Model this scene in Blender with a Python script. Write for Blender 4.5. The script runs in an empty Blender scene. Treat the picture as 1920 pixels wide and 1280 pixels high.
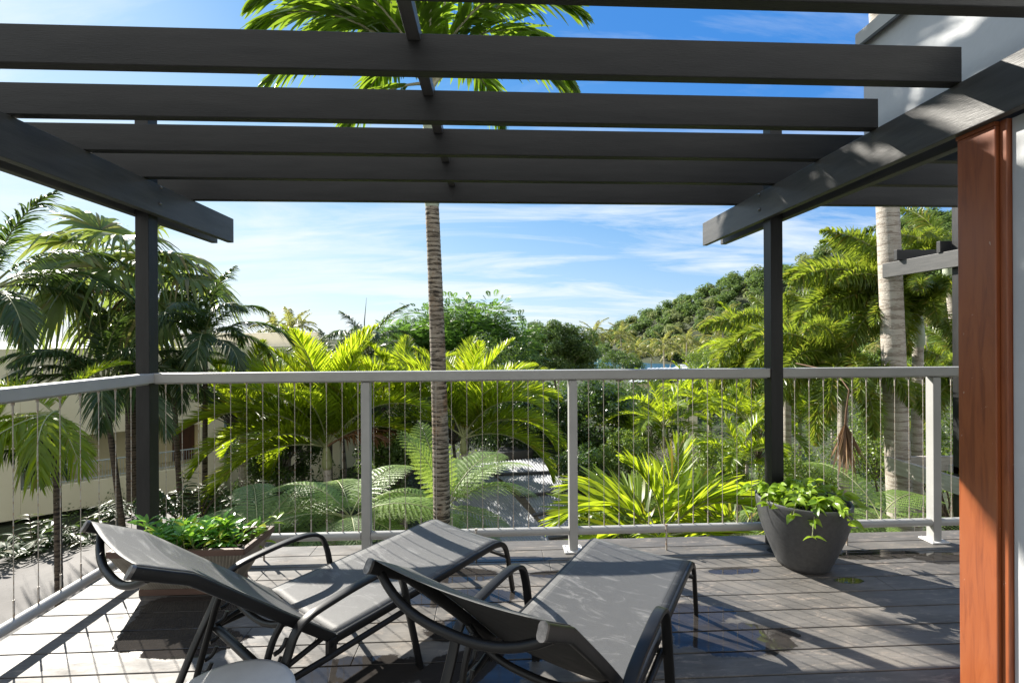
import bpy, math, random
import numpy as np
from mathutils import Vector, Matrix

# ------------------------------------------------------------------ camera, sky, sun, exposure
S = 1.2308                      # everything is laid out in units of the deck survey and built at S metres per unit
sc = bpy.context.scene
COL = sc.collection
R = math.radians
FPX, RHO, PSI, EYE = 853.0, 0.005, math.atan(.0445), 1.3
r0 = Vector((math.cos(PSI), -math.sin(PSI), 0)); f0 = Vector((math.sin(PSI), math.cos(PSI), 0)); u0 = Vector((0, 0, 1))
cam = bpy.data.cameras.new('camera'); camo = bpy.data.objects.new('camera', cam); COL.objects.link(camo)
cam.sensor_width = 36; cam.lens = FPX / 1920 * 36; cam.shift_y = -5 / 1920; cam.clip_start = .02; cam.clip_end = 20000
rt = r0 * math.cos(RHO) - u0 * math.sin(RHO); up = u0 * math.cos(RHO) + r0 * math.sin(RHO)
M3 = Matrix((rt, up, -f0)).transposed().to_4x4()
M3.translation = Vector((0, 0, EYE * S)); camo.matrix_world = M3
sc.camera = camo
SUN_EL = 34.5
world = bpy.data.worlds.new('World'); sc.world = world; world.use_nodes = True
wn = world.node_tree; wn.nodes.clear()
def wnode(t, **k):
    n = wn.nodes.new(t)
    for a, b in k.items(): setattr(n, a, b)
    return n
sky = wnode('ShaderNodeTexSky', sky_type='NISHITA', sun_disc=False, sun_elevation=R(SUN_EL), sun_rotation=R(-45), altitude=0, air_density=1.0, dust_density=.35, ozone_density=2.6)
bg = wnode('ShaderNodeBackground'); wout = wnode('ShaderNodeOutputWorld')
tc = wnode('ShaderNodeTexCoord'); sep = wnode('ShaderNodeSeparateXYZ'); wn.links.new(tc.outputs['Generated'], sep.inputs[0])
def wm(op, a, b=0.0, c=None, clamp=False):
    n = wnode('ShaderNodeMath', operation=op, use_clamp=clamp)
    for i, v in enumerate((a, b, c)):
        if v is None: continue
        if isinstance(v, (int, float)): n.inputs[i].default_value = v
        else: wn.links.new(v, n.inputs[i])
    return n.outputs[0]
den = wm('ADD', wm('MAXIMUM', sep.outputs[2], 0.0), .16)
cx = wm('DIVIDE', sep.outputs[0], den); cy = wm('DIVIDE', sep.outputs[1], den)
comb = wnode('ShaderNodeCombineXYZ'); wn.links.new(cx, comb.inputs[0]); wn.links.new(cy, comb.inputs[1])
mp = wnode('ShaderNodeMapping'); mp.inputs['Rotation'].default_value = (0, 0, R(24)); mp.inputs['Scale'].default_value = (.55, 1.7, 1); mp.inputs['Location'].default_value = (3.1, 1.3, 0)
wn.links.new(comb.outputs[0], mp.inputs[0])
n1 = wnode('ShaderNodeTexNoise'); n1.inputs['Scale'].default_value = 1.15; n1.inputs['Detail'].default_value = 9; n1.inputs['Roughness'].default_value = .62; n1.inputs['Distortion'].default_value = .6
wn.links.new(mp.outputs[0], n1.inputs['Vector'])
n2 = wnode('ShaderNodeTexNoise'); n2.inputs['Scale'].default_value = .45; n2.inputs['Detail'].default_value = 3
wn.links.new(mp.outputs[0], n2.inputs['Vector'])
thin = wm('MULTIPLY', wm('SUBTRACT', n1.outputs[0], .43, clamp=True), 4.2, clamp=True)
big = wm('MULTIPLY', wm('SUBTRACT', n2.outputs[0], .24, clamp=True), 5, clamp=True)
cl = wm('MULTIPLY', thin, big)
# a low bank of thin cloud towards the horizon
low = wm('SUBTRACT', 1.0, wm('MULTIPLY', wm('MAXIMUM', sep.outputs[2], 0.0), 2.3), clamp=True)
cl = wm('MULTIPLY', wm('MULTIPLY_ADD', wm('MULTIPLY', low, low), .35, cl), 1.0, clamp=True)
cl = wm('MULTIPLY', cl, .9, clamp=True)
K_ = 1 / (.085 * 2 ** 1.26)
kk = wm('ADD', wm('MULTIPLY_ADD', sep.outputs[2], 1.1, wm('MULTIPLY', sep.outputs[0], .5)), .3)
rmp = wnode('ShaderNodeValToRGB'); els = rmp.color_ramp.elements
while len(els) < 5: els.new(.5)
for e_, (p_, c_) in zip(els, [(0, (.70, .82, .92)), (.3, (.50, .74, .90)), (.5, (.30, .58, .89)), (.76, (.09, .39, .86)), (1.0, (.025, .26, .80))]): e_.position = p_; e_.color = (*[v for v in c_], 1)
wn.links.new(kk, rmp.inputs[0])
scl = wnode('ShaderNodeVectorMath', operation='SCALE'); wn.links.new(rmp.outputs[0], scl.inputs[0]); scl.inputs['Scale'].default_value = K_
mixn = wnode('ShaderNodeMix', data_type='RGBA'); mixn.inputs['Factor'].default_value = .78; wn.links.new(sky.outputs[0], mixn.inputs['A']); wn.links.new(scl.outputs[0], mixn.inputs['B'])
mixc = wnode('ShaderNodeMix', data_type='RGBA')
wn.links.new(cl, mixc.inputs['Factor']); wn.links.new(mixn.outputs['Result'], mixc.inputs['A']); mixc.inputs['B'].default_value = (4.6, 5.0, 5.3, 1)
back = wm('MULTIPLY', wm('MULTIPLY', sep.outputs[1], -1.6, clamp=True), wm('MULTIPLY_ADD', n2.outputs[0], .8, .45), clamp=True)  # unseen white cloud behind the camera, added as neutral fill light
mixb = wnode('ShaderNodeMix', data_type='RGBA'); wn.links.new(back, mixb.inputs['Factor']); wn.links.new(mixc.outputs['Result'], mixb.inputs['A']); mixb.inputs['B'].default_value = (5.4, 5.3, 4.9, 1)
wn.links.new(mixb.outputs['Result'], bg.inputs[0]); bg.inputs[1].default_value = .085
wn.links.new(bg.outputs[0], wout.inputs[0])
sl = bpy.data.lights.new('sun', 'SUN'); sl.energy = 5.0; sl.angle = R(.5); sl.color = (1, .94, .84)
slo = bpy.data.objects.new('sun', sl); COL.objects.link(slo)
sd = Vector((-math.cos(R(SUN_EL)) * .7071, math.cos(R(SUN_EL)) * .7071, math.sin(R(SUN_EL))))
slo.rotation_euler = sd.to_track_quat('Z', 'Y').to_euler(); slo.location = (-20, 20, 25)
sc.view_settings.view_transform = 'Standard'; sc.view_settings.look = 'None'; sc.view_settings.exposure = 1.28; sc.view_settings.gamma = 1
sc.render.engine = 'CYCLES'
sc.cycles.use_denoising = True; sc.cycles.max_bounces = 7; sc.cycles.diffuse_bounces = 3; sc.cycles.glossy_bounces = 3; sc.cycles.transmission_bounces = 4; sc.cycles.transparent_max_bounces = 4
sc.cycles.caustics_reflective = False; sc.cycles.caustics_refractive = False; sc.cycles.sample_clamp_indirect = 6

def at(px, py, d):
    """survey point seen at pixel (px,py) of the 1920x1280 photo at depth d"""
    qx = (px - 960) / FPX; qy = (635 - py) / FPX
    a = qx * math.cos(RHO) + qy * math.sin(RHO); b = -qx * math.sin(RHO) + qy * math.cos(RHO)
    return Vector((0, 0, EYE)) + (f0 + r0 * a + u0 * b) * d
def onz(px, py, z):
    v = at(px, py, 1) - Vector((0, 0, EYE)); return Vector((0, 0, EYE)) + v * ((z - EYE) / v.z)

# ------------------------------------------------------------------ materials
MATS = {}
class NT:
    def __init__(s, name):
        s.m = bpy.data.materials.new(name); s.m.use_nodes = True; s.t = s.m.node_tree
        s.p = s.t.nodes['Principled BSDF']; s.out = s.t.nodes['Material Output']; MATS[name] = s.m
    def n(s, t, **k):
        n = s.t.nodes.new(t)
        for a, b in k.items():
            if a in n.bl_rna.properties and not a.startswith('in_'): setattr(n, a, b)
        return n
    def l(s, a, b): s.t.links.new(a, b)
    def co(s, scale=(1, 1, 1), rot=(0, 0, 0), kind='Object'):
        c = s.n('ShaderNodeTexCoord'); m = s.n('ShaderNodeMapping'); m.inputs['Scale'].default_value = scale; m.inputs['Rotation'].default_value = rot
        s.l(c.outputs[kind], m.inputs[0]); return m.outputs[0]
    def noise(s, vec, scale, detail=4, rough=.55, dist=0):
        n = s.n('ShaderNodeTexNoise'); n.inputs['Scale'].default_value = scale; n.inputs['Detail'].default_value = detail
        n.inputs['Roughness'].default_value = rough; n.inputs['Distortion'].default_value = dist
        if vec is not None: s.l(vec, n.inputs['Vector'])
        return n.outputs[0]
    def math(s, op, a, b=0.0, c=None, clamp=False):
        n = s.n('ShaderNodeMath'); n.operation = op; n.use_clamp = clamp
        for i, v in enumerate((a, b, c)):
            if v is None: continue
            if isinstance(v, (int, float)): n.inputs[i].default_value = v
            else: s.l(v, n.inputs[i])
        return n.outputs[0]
    def ramp(s, fac, stops, interp='LINEAR'):
        n = s.n('ShaderNodeValToRGB'); n.color_ramp.interpolation = interp; e = n.color_ramp.elements
        while len(e) < len(stops): e.new(.5)
        for q, (p, c) in zip(e, stops): q.position = p; q.color = (*c, 1) if len(c) == 3 else c
        s.l(fac, n.inputs[0]); return n.outputs[0]
    def mix(s, fac, a, b, mode='MIX'):
        n = s.n('ShaderNodeMix'); n.data_type = 'RGBA'; n.blend_type = mode
        for v, k in ((fac, 'Factor'), (a, 'A'), (b, 'B')):
            if isinstance(v, (int, float)): n.inputs[k].default_value = v
            elif isinstance(v, tuple): n.inputs[k].default_value = (*v, 1) if len(v) == 3 else v
            else: s.l(v, n.inputs[k])
        return n.outputs['Result']
    def bump(s, h, strength=.3, dist=.01):
        n = s.n('ShaderNodeBump'); n.inputs['Strength'].default_value = strength; n.inputs['Distance'].default_value = dist
        s.l(h, n.inputs['Height']); s.l(n.outputs[0], s.p.inputs['Normal']); return n.outputs[0]
    def set(s, **k):
        for a, b in k.items():
            i = s.p.inputs[a.replace('_', ' ')]
            if hasattr(b, 'is_linked') or hasattr(b, 'links'): s.l(b, i)
            else: i.default_value = (*b, 1) if isinstance(b, tuple) and len(b) == 3 else b
        return s
def paint(name, c1, c2, rough=.45, grain=(1, 1, 1), scale=6, bump=.15, bd=.004, metallic=0, spec=.5):
    m = NT(name); v = m.co(grain); nz = m.noise(v, scale, 6, .6)
    c_ = m.ramp(nz, [(.3, c1), (.7, c2)])
    if name.startswith('charcoal') or name in ('rail_grey', 'black_metal'):
        chip = m.math('MULTIPLY', m.math('SUBTRACT', m.noise(m.co(grain), 26, 6, .75), .66, clamp=True), 9, clamp=True)
        c_ = m.mix(m.math('MULTIPLY', chip, .5), c_, tuple(min(.5, x * 3.2 + .03) for x in c2))
    m.set(Base_Color=c_, Roughness=m.math('MULTIPLY_ADD', m.noise(v, scale * .4, 4), .3, rough - .15), Metallic=metallic)
    m.p.inputs['Specular IOR Level'].default_value = .32 if name.startswith(('charcoal', 'black_metal')) else spec
    if bump: m.bump(m.noise(v, scale * 8, 5), bump, bd)
    return m.m
def g(v, t=0): return (v + t * .02, v, v - t * .02)
paint('charcoal_timber', (.062, .0625, .063), (.092, .091, .09), .42, (6, .7, 6), 5, .35, .003)  # same paint as the joists, sunlit tone put into the beam colour
paint('charcoal_timber_x_shaded', (.018, .0185, .0195), (.028, .028, .029), .45, (.7, 6, 6), 5, .35, .003)  # same paint as the beams, shaded tone put into the joist colour
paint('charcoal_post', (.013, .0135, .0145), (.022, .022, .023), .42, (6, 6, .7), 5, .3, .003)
paint('rail_grey', (.36, .36, .35), (.42, .42, .41), .38, (1, 1, 1), 5, .08, .002)
paint('plate_white', (.6, .6, .6), (.75, .75, .74), .4, (1, 1, 1), 20, .1, .002)
paint('bolt_steel', (.1, .1, .1), (.3, .28, .27), .4, (1, 1, 1), 60, .1, .002, .8)
paint('black_metal', (.008, .008, .0085), (.014, .014, .0145), .38, (1, 1, 1), 9, .06, .001)
paint('white_render', (.46, .475, .49), (.53, .545, .555), .8, (1, 1, 1), 3, .5, .004)
paint('fascia_metal', (.42, .41, .40), (.5, .49, .48), .35, (1, 1, 1), 3, .1, .002)
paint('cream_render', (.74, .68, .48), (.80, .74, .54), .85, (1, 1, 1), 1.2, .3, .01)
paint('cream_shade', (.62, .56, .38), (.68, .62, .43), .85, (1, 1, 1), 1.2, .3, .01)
paint('parapet_render', (.55, .52, .46), (.66, .63, .56), .85, (1, 1, 1), 1.0, .3, .01)
paint('door_brown', (.05, .02, .012), (.09, .035, .02), .4, (3, 3, .4), 4)
paint('dark_glass', (.02, .025, .03), (.03, .035, .045), .08, (1, 1, 1), 1, 0)
paint('pale_blue_metal', (.40, .48, .50), (.5, .58, .6), .4, (1, 1, 1), 4, .05)
paint('pot_clay', (.05, .052, .055), (.075, .077, .08), .5, (1, 1, 1), 40, .3, .002)
paint('soil', (.015, .01, .007), (.04, .03, .02), .9, (1, 1, 1), 30, .8, .01)
paint('planter_timber', (.075, .042, .032), (.12, .07, .052), .55, (1, 6, 6), 6, .3, .003)
paint('trough_metal', (.20, .18, .15), (.34, .31, .26), .5, (1, 1, 1), 8, .2, .003, .25)
paint('weathered_timber', (.30, .27, .24), (.48, .45, .41), .8, (1, 1, 5), 4, .5, .004)
paint('dead_leaf', (.16, .085, .045), (.36, .22, .13), .8, (1, 1, 1), 8, .2)
paint('dark_twig', (.07, .05, .035), (.13, .10, .07), .85, (1, 1, 1), 10, .3)
paint('grey_twig', (.36, .33, .29), (.52, .48, .42), .85, (1, 1, 1), 10, .3)
paint('roof_box', (.05, .05, .055), (.08, .08, .085), .5, (1, 1, 1), 4, .1)
paint('pale_roof', (.55, .57, .6), (.68, .7, .72), .4, (1, 1, 1), 2, .1)
paint('slab_concrete', (.085, .08, .08), (.14, .132, .128), .8, (1, 1, 1), 1.2, .5, .01)
paint('table_top', (.50, .50, .50), (.58, .58, .57), .42, (1, 1, 1), 12, .1, .001)
paint('rock', (.12, .1, .08), (.25, .22, .18), .9, (1, 1, 1), .5, .5, .2)

def mat_wire():
    m = NT('wire_steel'); nz = m.noise(m.co(), 40, 4)
    m.set(Base_Color=m.ramp(nz, [(.35, (.30, .16, .08)), (.45, (.38, .33, .27)), (.6, (.48, .45, .41))]), Roughness=.45, Metallic=.1)
mat_wire()
def mat_orange():
    m = NT('orange_timber'); v = m.co((5, 5, .5)); w = m.noise(v, 6, 8, .65, .8); w2 = m.noise(m.co((1, 1, .35)), 4, 4)
    c = m.mix(w2, m.ramp(w, [(.3, (.13, .028, .008)), (.5, (.30, .08, .02)), (.62, (.33, .095, .025)), (.8, (.46, .16, .05))]), (.24, .07, .03), 'MIX')
    # pale scuffs
    sc_ = m.math('GREATER_THAN', m.noise(m.co((1.2, 1.2, .6)), 28, 5, .7), .70)
    c = m.mix(m.math('MULTIPLY', sc_, .6), c, (.55, .42, .34))
    m.set(Base_Color=c, Roughness=m.math('MULTIPLY_ADD', w, .25, .26)); m.bump(w, .12, .003); m.p.inputs['Coat Weight'].default_value = .25; m.p.inputs['Coat Roughness'].default_value = .25
mat_orange()
def mat_fabric():
    m = NT('sling_fabric'); v = m.co()
    wv = m.n('ShaderNodeTexWave'); wv.inputs['Scale'].default_value = 150; wv.bands_direction = 'X'; m.l(v, wv.inputs[0])
    wv2 = m.n('ShaderNodeTexWave'); wv2.inputs['Scale'].default_value = 150; wv2.bands_direction = 'Y'; m.l(v, wv2.inputs[0])
    st = m.noise(m.co((.7, 2.4, 1), (0, 0, .5)), 6.5, 8, .7, 1.2); st2 = m.noise(v, 30, 3)
    k = m.math('MULTIPLY', m.math('SUBTRACT', st, .54, clamp=True), 5.0, clamp=True)
    c = m.mix(k, m.mix(st2, (.062, .063, .064), (.082, .082, .082)), (.23, .228, .222))
    sx_ = m.n('ShaderNodeSeparateXYZ'); m.l(v, sx_.inputs[0]); seam = m.math('LESS_THAN', m.math('ABSOLUTE', m.math('SUBTRACT', m.math('ABSOLUTE', sx_.outputs[0]), .247)), .0016)
    c = m.mix(m.math('MULTIPLY', seam, .65), c, (.02, .02, .02))
    m.set(Base_Color=c, Roughness=.52); m.bump(m.math('MULTIPLY', wv.outputs[0], wv2.outputs[0]), .35, .001)
    paint('sling_underside_shade', (.008, .008, .008), (.013, .013, .013), .7, (1, 1, 1), 40, .2, .001)  # same cloth as the top, underside shade painted in as near-black
mat_fabric()
PUD = [(1.05, 1.92, .26, .11), (.55, 2.02, .1, .1), (-1.30, 2.02, .22, .10), (-.62, 1.72, .3, .10), (.35, 2.5, .14, .04), (1.9, 2.35, .08, .03), (-1.47, 2.13, .20, .17), (-1.42, 2.30, .30, .14), (-.22, 2.52, .26, .08), (-.16, 2.30, .30, .08), (-.50, 1.80, .26, .10), (-.02, 2.05, .30, .1), (.93, 1.98, .16, .09), (.92, 2.10, .20, .09),
       (1.33, 2.48, .15, .035), (2.30, 2.62, .26, .06), (2.70, 2.56, .25, .07), (-.08, 1.78, .22, .13), (.25, 1.62, .22, .09), (1.78, 2.70, .10, .05), (.05, 2.68, .3, .04), (.1, 1.9, .22, .07)]
def mat_deck():
    m = NT('deck_boards'); v = m.co()
    sp = m.n('ShaderNodeSeparateXYZ'); m.l(v, sp.inputs[0])
    big = m.noise(m.co((.6, 1.3, 1)), 2.2, 6, .62, .4); fine = m.noise(m.co((.12, 1.0, 1)), 60, 6, .7); scr = m.noise(m.co((.5, 1.8, 1)), 11, 8, .75, .6)
    isl = m.n('ShaderNodeNewGeometry').outputs['Random Per Island']
    base = m.ramp(big, [(.3, (.066, .066, .064)), (.5, (.125, .12, .112)), (.7, (.25, .228, .20))])
    base = m.mix(m.math('MULTIPLY', isl, .5), base, (.09, .085, .08))
    base = m.mix(m.math('MULTIPLY', m.math('SUBTRACT', scr, .54, clamp=True), 5.0, clamp=True), base, (.42, .35, .29))
    base = m.mix(.25, base, m.ramp(fine, [(.3, (.05, .045, .042)), (.7, (.22, .2, .185))]))
    # standing water: ellipses with ragged rims
    jit = m.noise(v, 9, 5, .6); acc = None
    for (x, y, a, b) in PUD:
        dx = m.math('DIVIDE', m.math('SUBTRACT', sp.outputs[0], x * S), a * S); dy = m.math('DIVIDE', m.math('SUBTRACT', sp.outputs[1], y * S), b * S)
        d = m.math('ADD', m.math('MULTIPLY', dx, dx), m.math('MULTIPLY', dy, dy))
        acc = d if acc is None else m.math('MINIMUM', acc, d)
    lvl = m.math('SUBTRACT', 1.05, m.math('ADD', acc, m.math('MULTIPLY_ADD', jit, 1.7, -.85)))
    wet = m.math('MULTIPLY', lvl, 9, clamp=True); damp = m.math('MULTIPLY_ADD', lvl, 2.0, .6, clamp=True)
    c = m.mix(m.math('MULTIPLY', damp, .6), base, (.036, .031, .028))
    c = m.mix(m.math('MULTIPLY', wet, .8), c, (.022, .02, .019))
    rough = m.math('MULTIPLY_ADD', big, .35, .40)
    rough = m.math('MULTIPLY', rough, m.math('SUBTRACT', 1.0, m.math('MULTIPLY', damp, .3)))
    rough = m.mix(wet, rough, .03) if False else m.math('MULTIPLY_ADD', m.math('SUBTRACT', .035, rough), wet, rough)
    m.set(Base_Color=c, Roughness=rough); m.l(m.math('MULTIPLY_ADD', m.noise(m.co((.5, 1.6, 1)), 5, 7, .7), 1.5, -.40, clamp=True), m.p.inputs['Specular IOR Level'])
    h = m.math('MULTIPLY', m.math('ADD', fine, m.math('MULTIPLY', scr, .5)), m.math('SUBTRACT', 1.0, wet))
    h = m.math('ADD', h, m.math('MULTIPLY', m.noise(v, 22, 2), m.math('MULTIPLY', wet, .25)))
    m.bump(h, .22, .0025)
mat_deck()
def mat_corr():
    m = NT('corrugated_roof'); v = m.co(); nz = m.noise(v, 1.3, 5)
    m.set(Base_Color=m.ramp(nz, [(.3, (.19, .205, .23)), (.7, (.31, .325, .35))]), Roughness=.6, Metallic=0.0)
mat_corr()
def mat_sea():
    m = NT('sea_water'); v = m.co()
    m.set(Base_Color=(.02, .09, .17), Roughness=.22); m.bump(m.noise(m.co((.5, 1, 1)), .35, 6, .6), .6, .8)
mat_sea()
def mat_ground():
    m = NT('ground_soil'); v = m.co(); a = m.noise(v, .5, 6); b = m.noise(v, 4, 6)
    m.set(Base_Color=m.mix(b, m.ramp(a, [(.35, (.02, .03, .012)), (.6, (.045, .06, .02)), (.8, (.08, .065, .04))]), (.03, .035, .015)), Roughness=.95); m.bump(b, .6, .1)
mat_ground()
def mat_trunk(name, c_dark, c_mid, c_light, band, moss=0.0):
    m = NT(name); v = m.co()
    sp = m.n('ShaderNodeSeparateXYZ'); m.l(v, sp.inputs[0])
    wob = m.math('MULTIPLY_ADD', m.noise(v, 6, 4), .05, sp.outputs[2])
    fr = m.math('FRACT', m.math('DIVIDE', wob, band))
    rag = m.noise(m.co((3, 3, 15)), 1.7, 8, .75, .8)
    k = m.math('ADD', m.math('MULTIPLY', fr, .35), m.math('MULTIPLY_ADD', rag, 2.2, -.75))
    c = m.ramp(k, [(.34, c_dark), (.45, c_mid), (.60, c_light), (.92, c_light)])
    c = m.mix(m.math('MULTIPLY', m.math('SUBTRACT', m.noise(v, 2.2, 5), .45, clamp=True), 2.2, clamp=True), c, c_mid)
    if moss:
        mk = m.math('MULTIPLY', m.math('SUBTRACT', m.noise(m.co((1, 1, .5)), 3.5, 5), .52, clamp=True), 6, clamp=True)
        c = m.mix(m.math('MULTIPLY', mk, moss), c, (.40, .22, .07), 'OVERLAY')
    lich = m.math('GREATER_THAN', m.noise(v, 34, 4, .6), .68)
    c = m.mix(m.math('MULTIPLY', lich, .7), c, (.5, .5, .46))
    m.set(Base_Color=c, Roughness=.85); m.bump(m.math('ADD', k, m.noise(v, 30, 4)), .7, .012)
mat_trunk('palm_trunk_rough', (.025, .02, .016), (.17, .135, .10), (.40, .345, .28), .062, .8)
mat_trunk('palm_trunk_smooth', (.24, .20, .165), (.36, .32, .275), (.46, .42, .37), .16)
mat_trunk('palm_trunk_dark', (.02, .014, .01), (.07, .05, .035), (.13, .10, .075), .07)
mat_trunk('tree_bark', (.05, .04, .03), (.12, .1, .08), (.2, .17, .14), .3)
paint('crownshaft_green', (.30, .36, .26), (.44, .48, .38), .5, (1, 1, .4), 3, .15)

def leafmat(name, lo, hi, tr, rough=.38, mixf=.42, dead=None, spec=.5):
    m = NT(name)
    isl = m.n('ShaderNodeNewGeometry').outputs['Random Per Island']
    stops = [(.0, lo), (.85, hi)]
    if dead: stops = [(.0, lo), (1 - dead[0] - .06, hi), (1 - dead[0], dead[1]), (1, dead[1])]
    c = m.ramp(isl, stops)
    oi = m.n('ShaderNodeObjectInfo').outputs['Random']
    c = m.mix(m.math('MULTIPLY', oi, .35), c, tuple(x * .6 for x in lo), 'MIX')
    m.set(Base_Color=c, Roughness=rough); m.p.inputs['Specular IOR Level'].default_value = spec
    t = m.n('ShaderNodeBsdfTranslucent'); m.l(m.mix(.5, m.mix(1.0, c, (1.6, 1.6, 1.0), 'MULTIPLY') if False else c, tr), t.inputs[0])
    ms = m.n('ShaderNodeMixShader'); ms.inputs[0].default_value = mixf
    m.l(m.p.outputs[0], ms.inputs[1]); m.l(t.outputs[0], ms.inputs[2]); m.l(ms.outputs[0], m.out.inputs[0])
    return m.m
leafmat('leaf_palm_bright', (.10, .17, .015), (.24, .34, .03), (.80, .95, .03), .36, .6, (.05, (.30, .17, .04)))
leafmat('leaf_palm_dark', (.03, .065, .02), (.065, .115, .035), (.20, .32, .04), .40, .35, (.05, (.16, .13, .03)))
leafmat('leaf_palm_main', (.07, .14, .018), (.13, .22, .03), (.50, .72, .04), .32, .45)
leafmat('leaf_fan', (.09, .15, .035), (.18, .25, .06), (.50, .62, .10), .38, .42, (.06, (.25, .18, .07)))
leafmat('leaf_foxtail', (.08, .14, .018), (.20, .27, .04), (.58, .72, .05), .34, .42, (.08, (.32, .22, .05)))
leafmat('leaf_coconut', (.16, .18, .04), (.36, .36, .10), (.6, .62, .12), .4, .4, (.12, (.34, .24, .10)))
leafmat('leaf_fern', (.16, .27, .06), (.30, .42, .13), (.68, .88, .10), .42, .45)
leafmat('leaf_fern_dark', (.12, .21, .06), (.24, .33, .12), (.42, .60, .10), .45, .4)
leafmat('leaf_tree', (.035, .07, .016), (.10, .16, .035), (.26, .42, .05), .4, .35)
leafmat('leaf_feathery', (.04, .10, .022), (.11, .21, .045), (.30, .56, .06), .42, .4)
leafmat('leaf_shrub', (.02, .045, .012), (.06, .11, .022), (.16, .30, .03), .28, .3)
leafmat('leaf_lime', (.08, .14, .02), (.18, .26, .04), (.42, .58, .05), .4, .4)
leafmat('leaf_hill', (.05, .10, .025), (.15, .23, .055), (.30, .44, .09), .7, .4)
leafmat('leaf_hill_pale', (.12, .16, .05), (.27, .31, .11), (.36, .42, .14), .7, .4)
leafmat('leaf_vine', (.15, .27, .02), (.28, .42, .04), (.65, .88, .05), .3, .42)
leafmat('leaf_planter', (.06, .19, .03), (.14, .34, .05), (.5, .85, .06), .22, .35, (.1, (.5, .5, .05)))
leafmat('leaf_dead', (.14, .075, .04), (.30, .19, .11), (.3, .18, .09), .7, .3)
leafmat('leaf_rust', (.09, .035, .012), (.22, .10, .03), (.34, .14, .03), .6, .35)
leafmat('seed_brown', (.07, .04, .025), (.20, .14, .09), (.2, .12, .06), .8, .15)
paint('midrib', (.22, .24, .10), (.34, .36, .18), .5, (1, 1, 1), 4, 0)
paint('midrib_pale', (.45, .42, .30), (.55, .52, .4), .5, (1, 1, 1), 4, 0)

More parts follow.
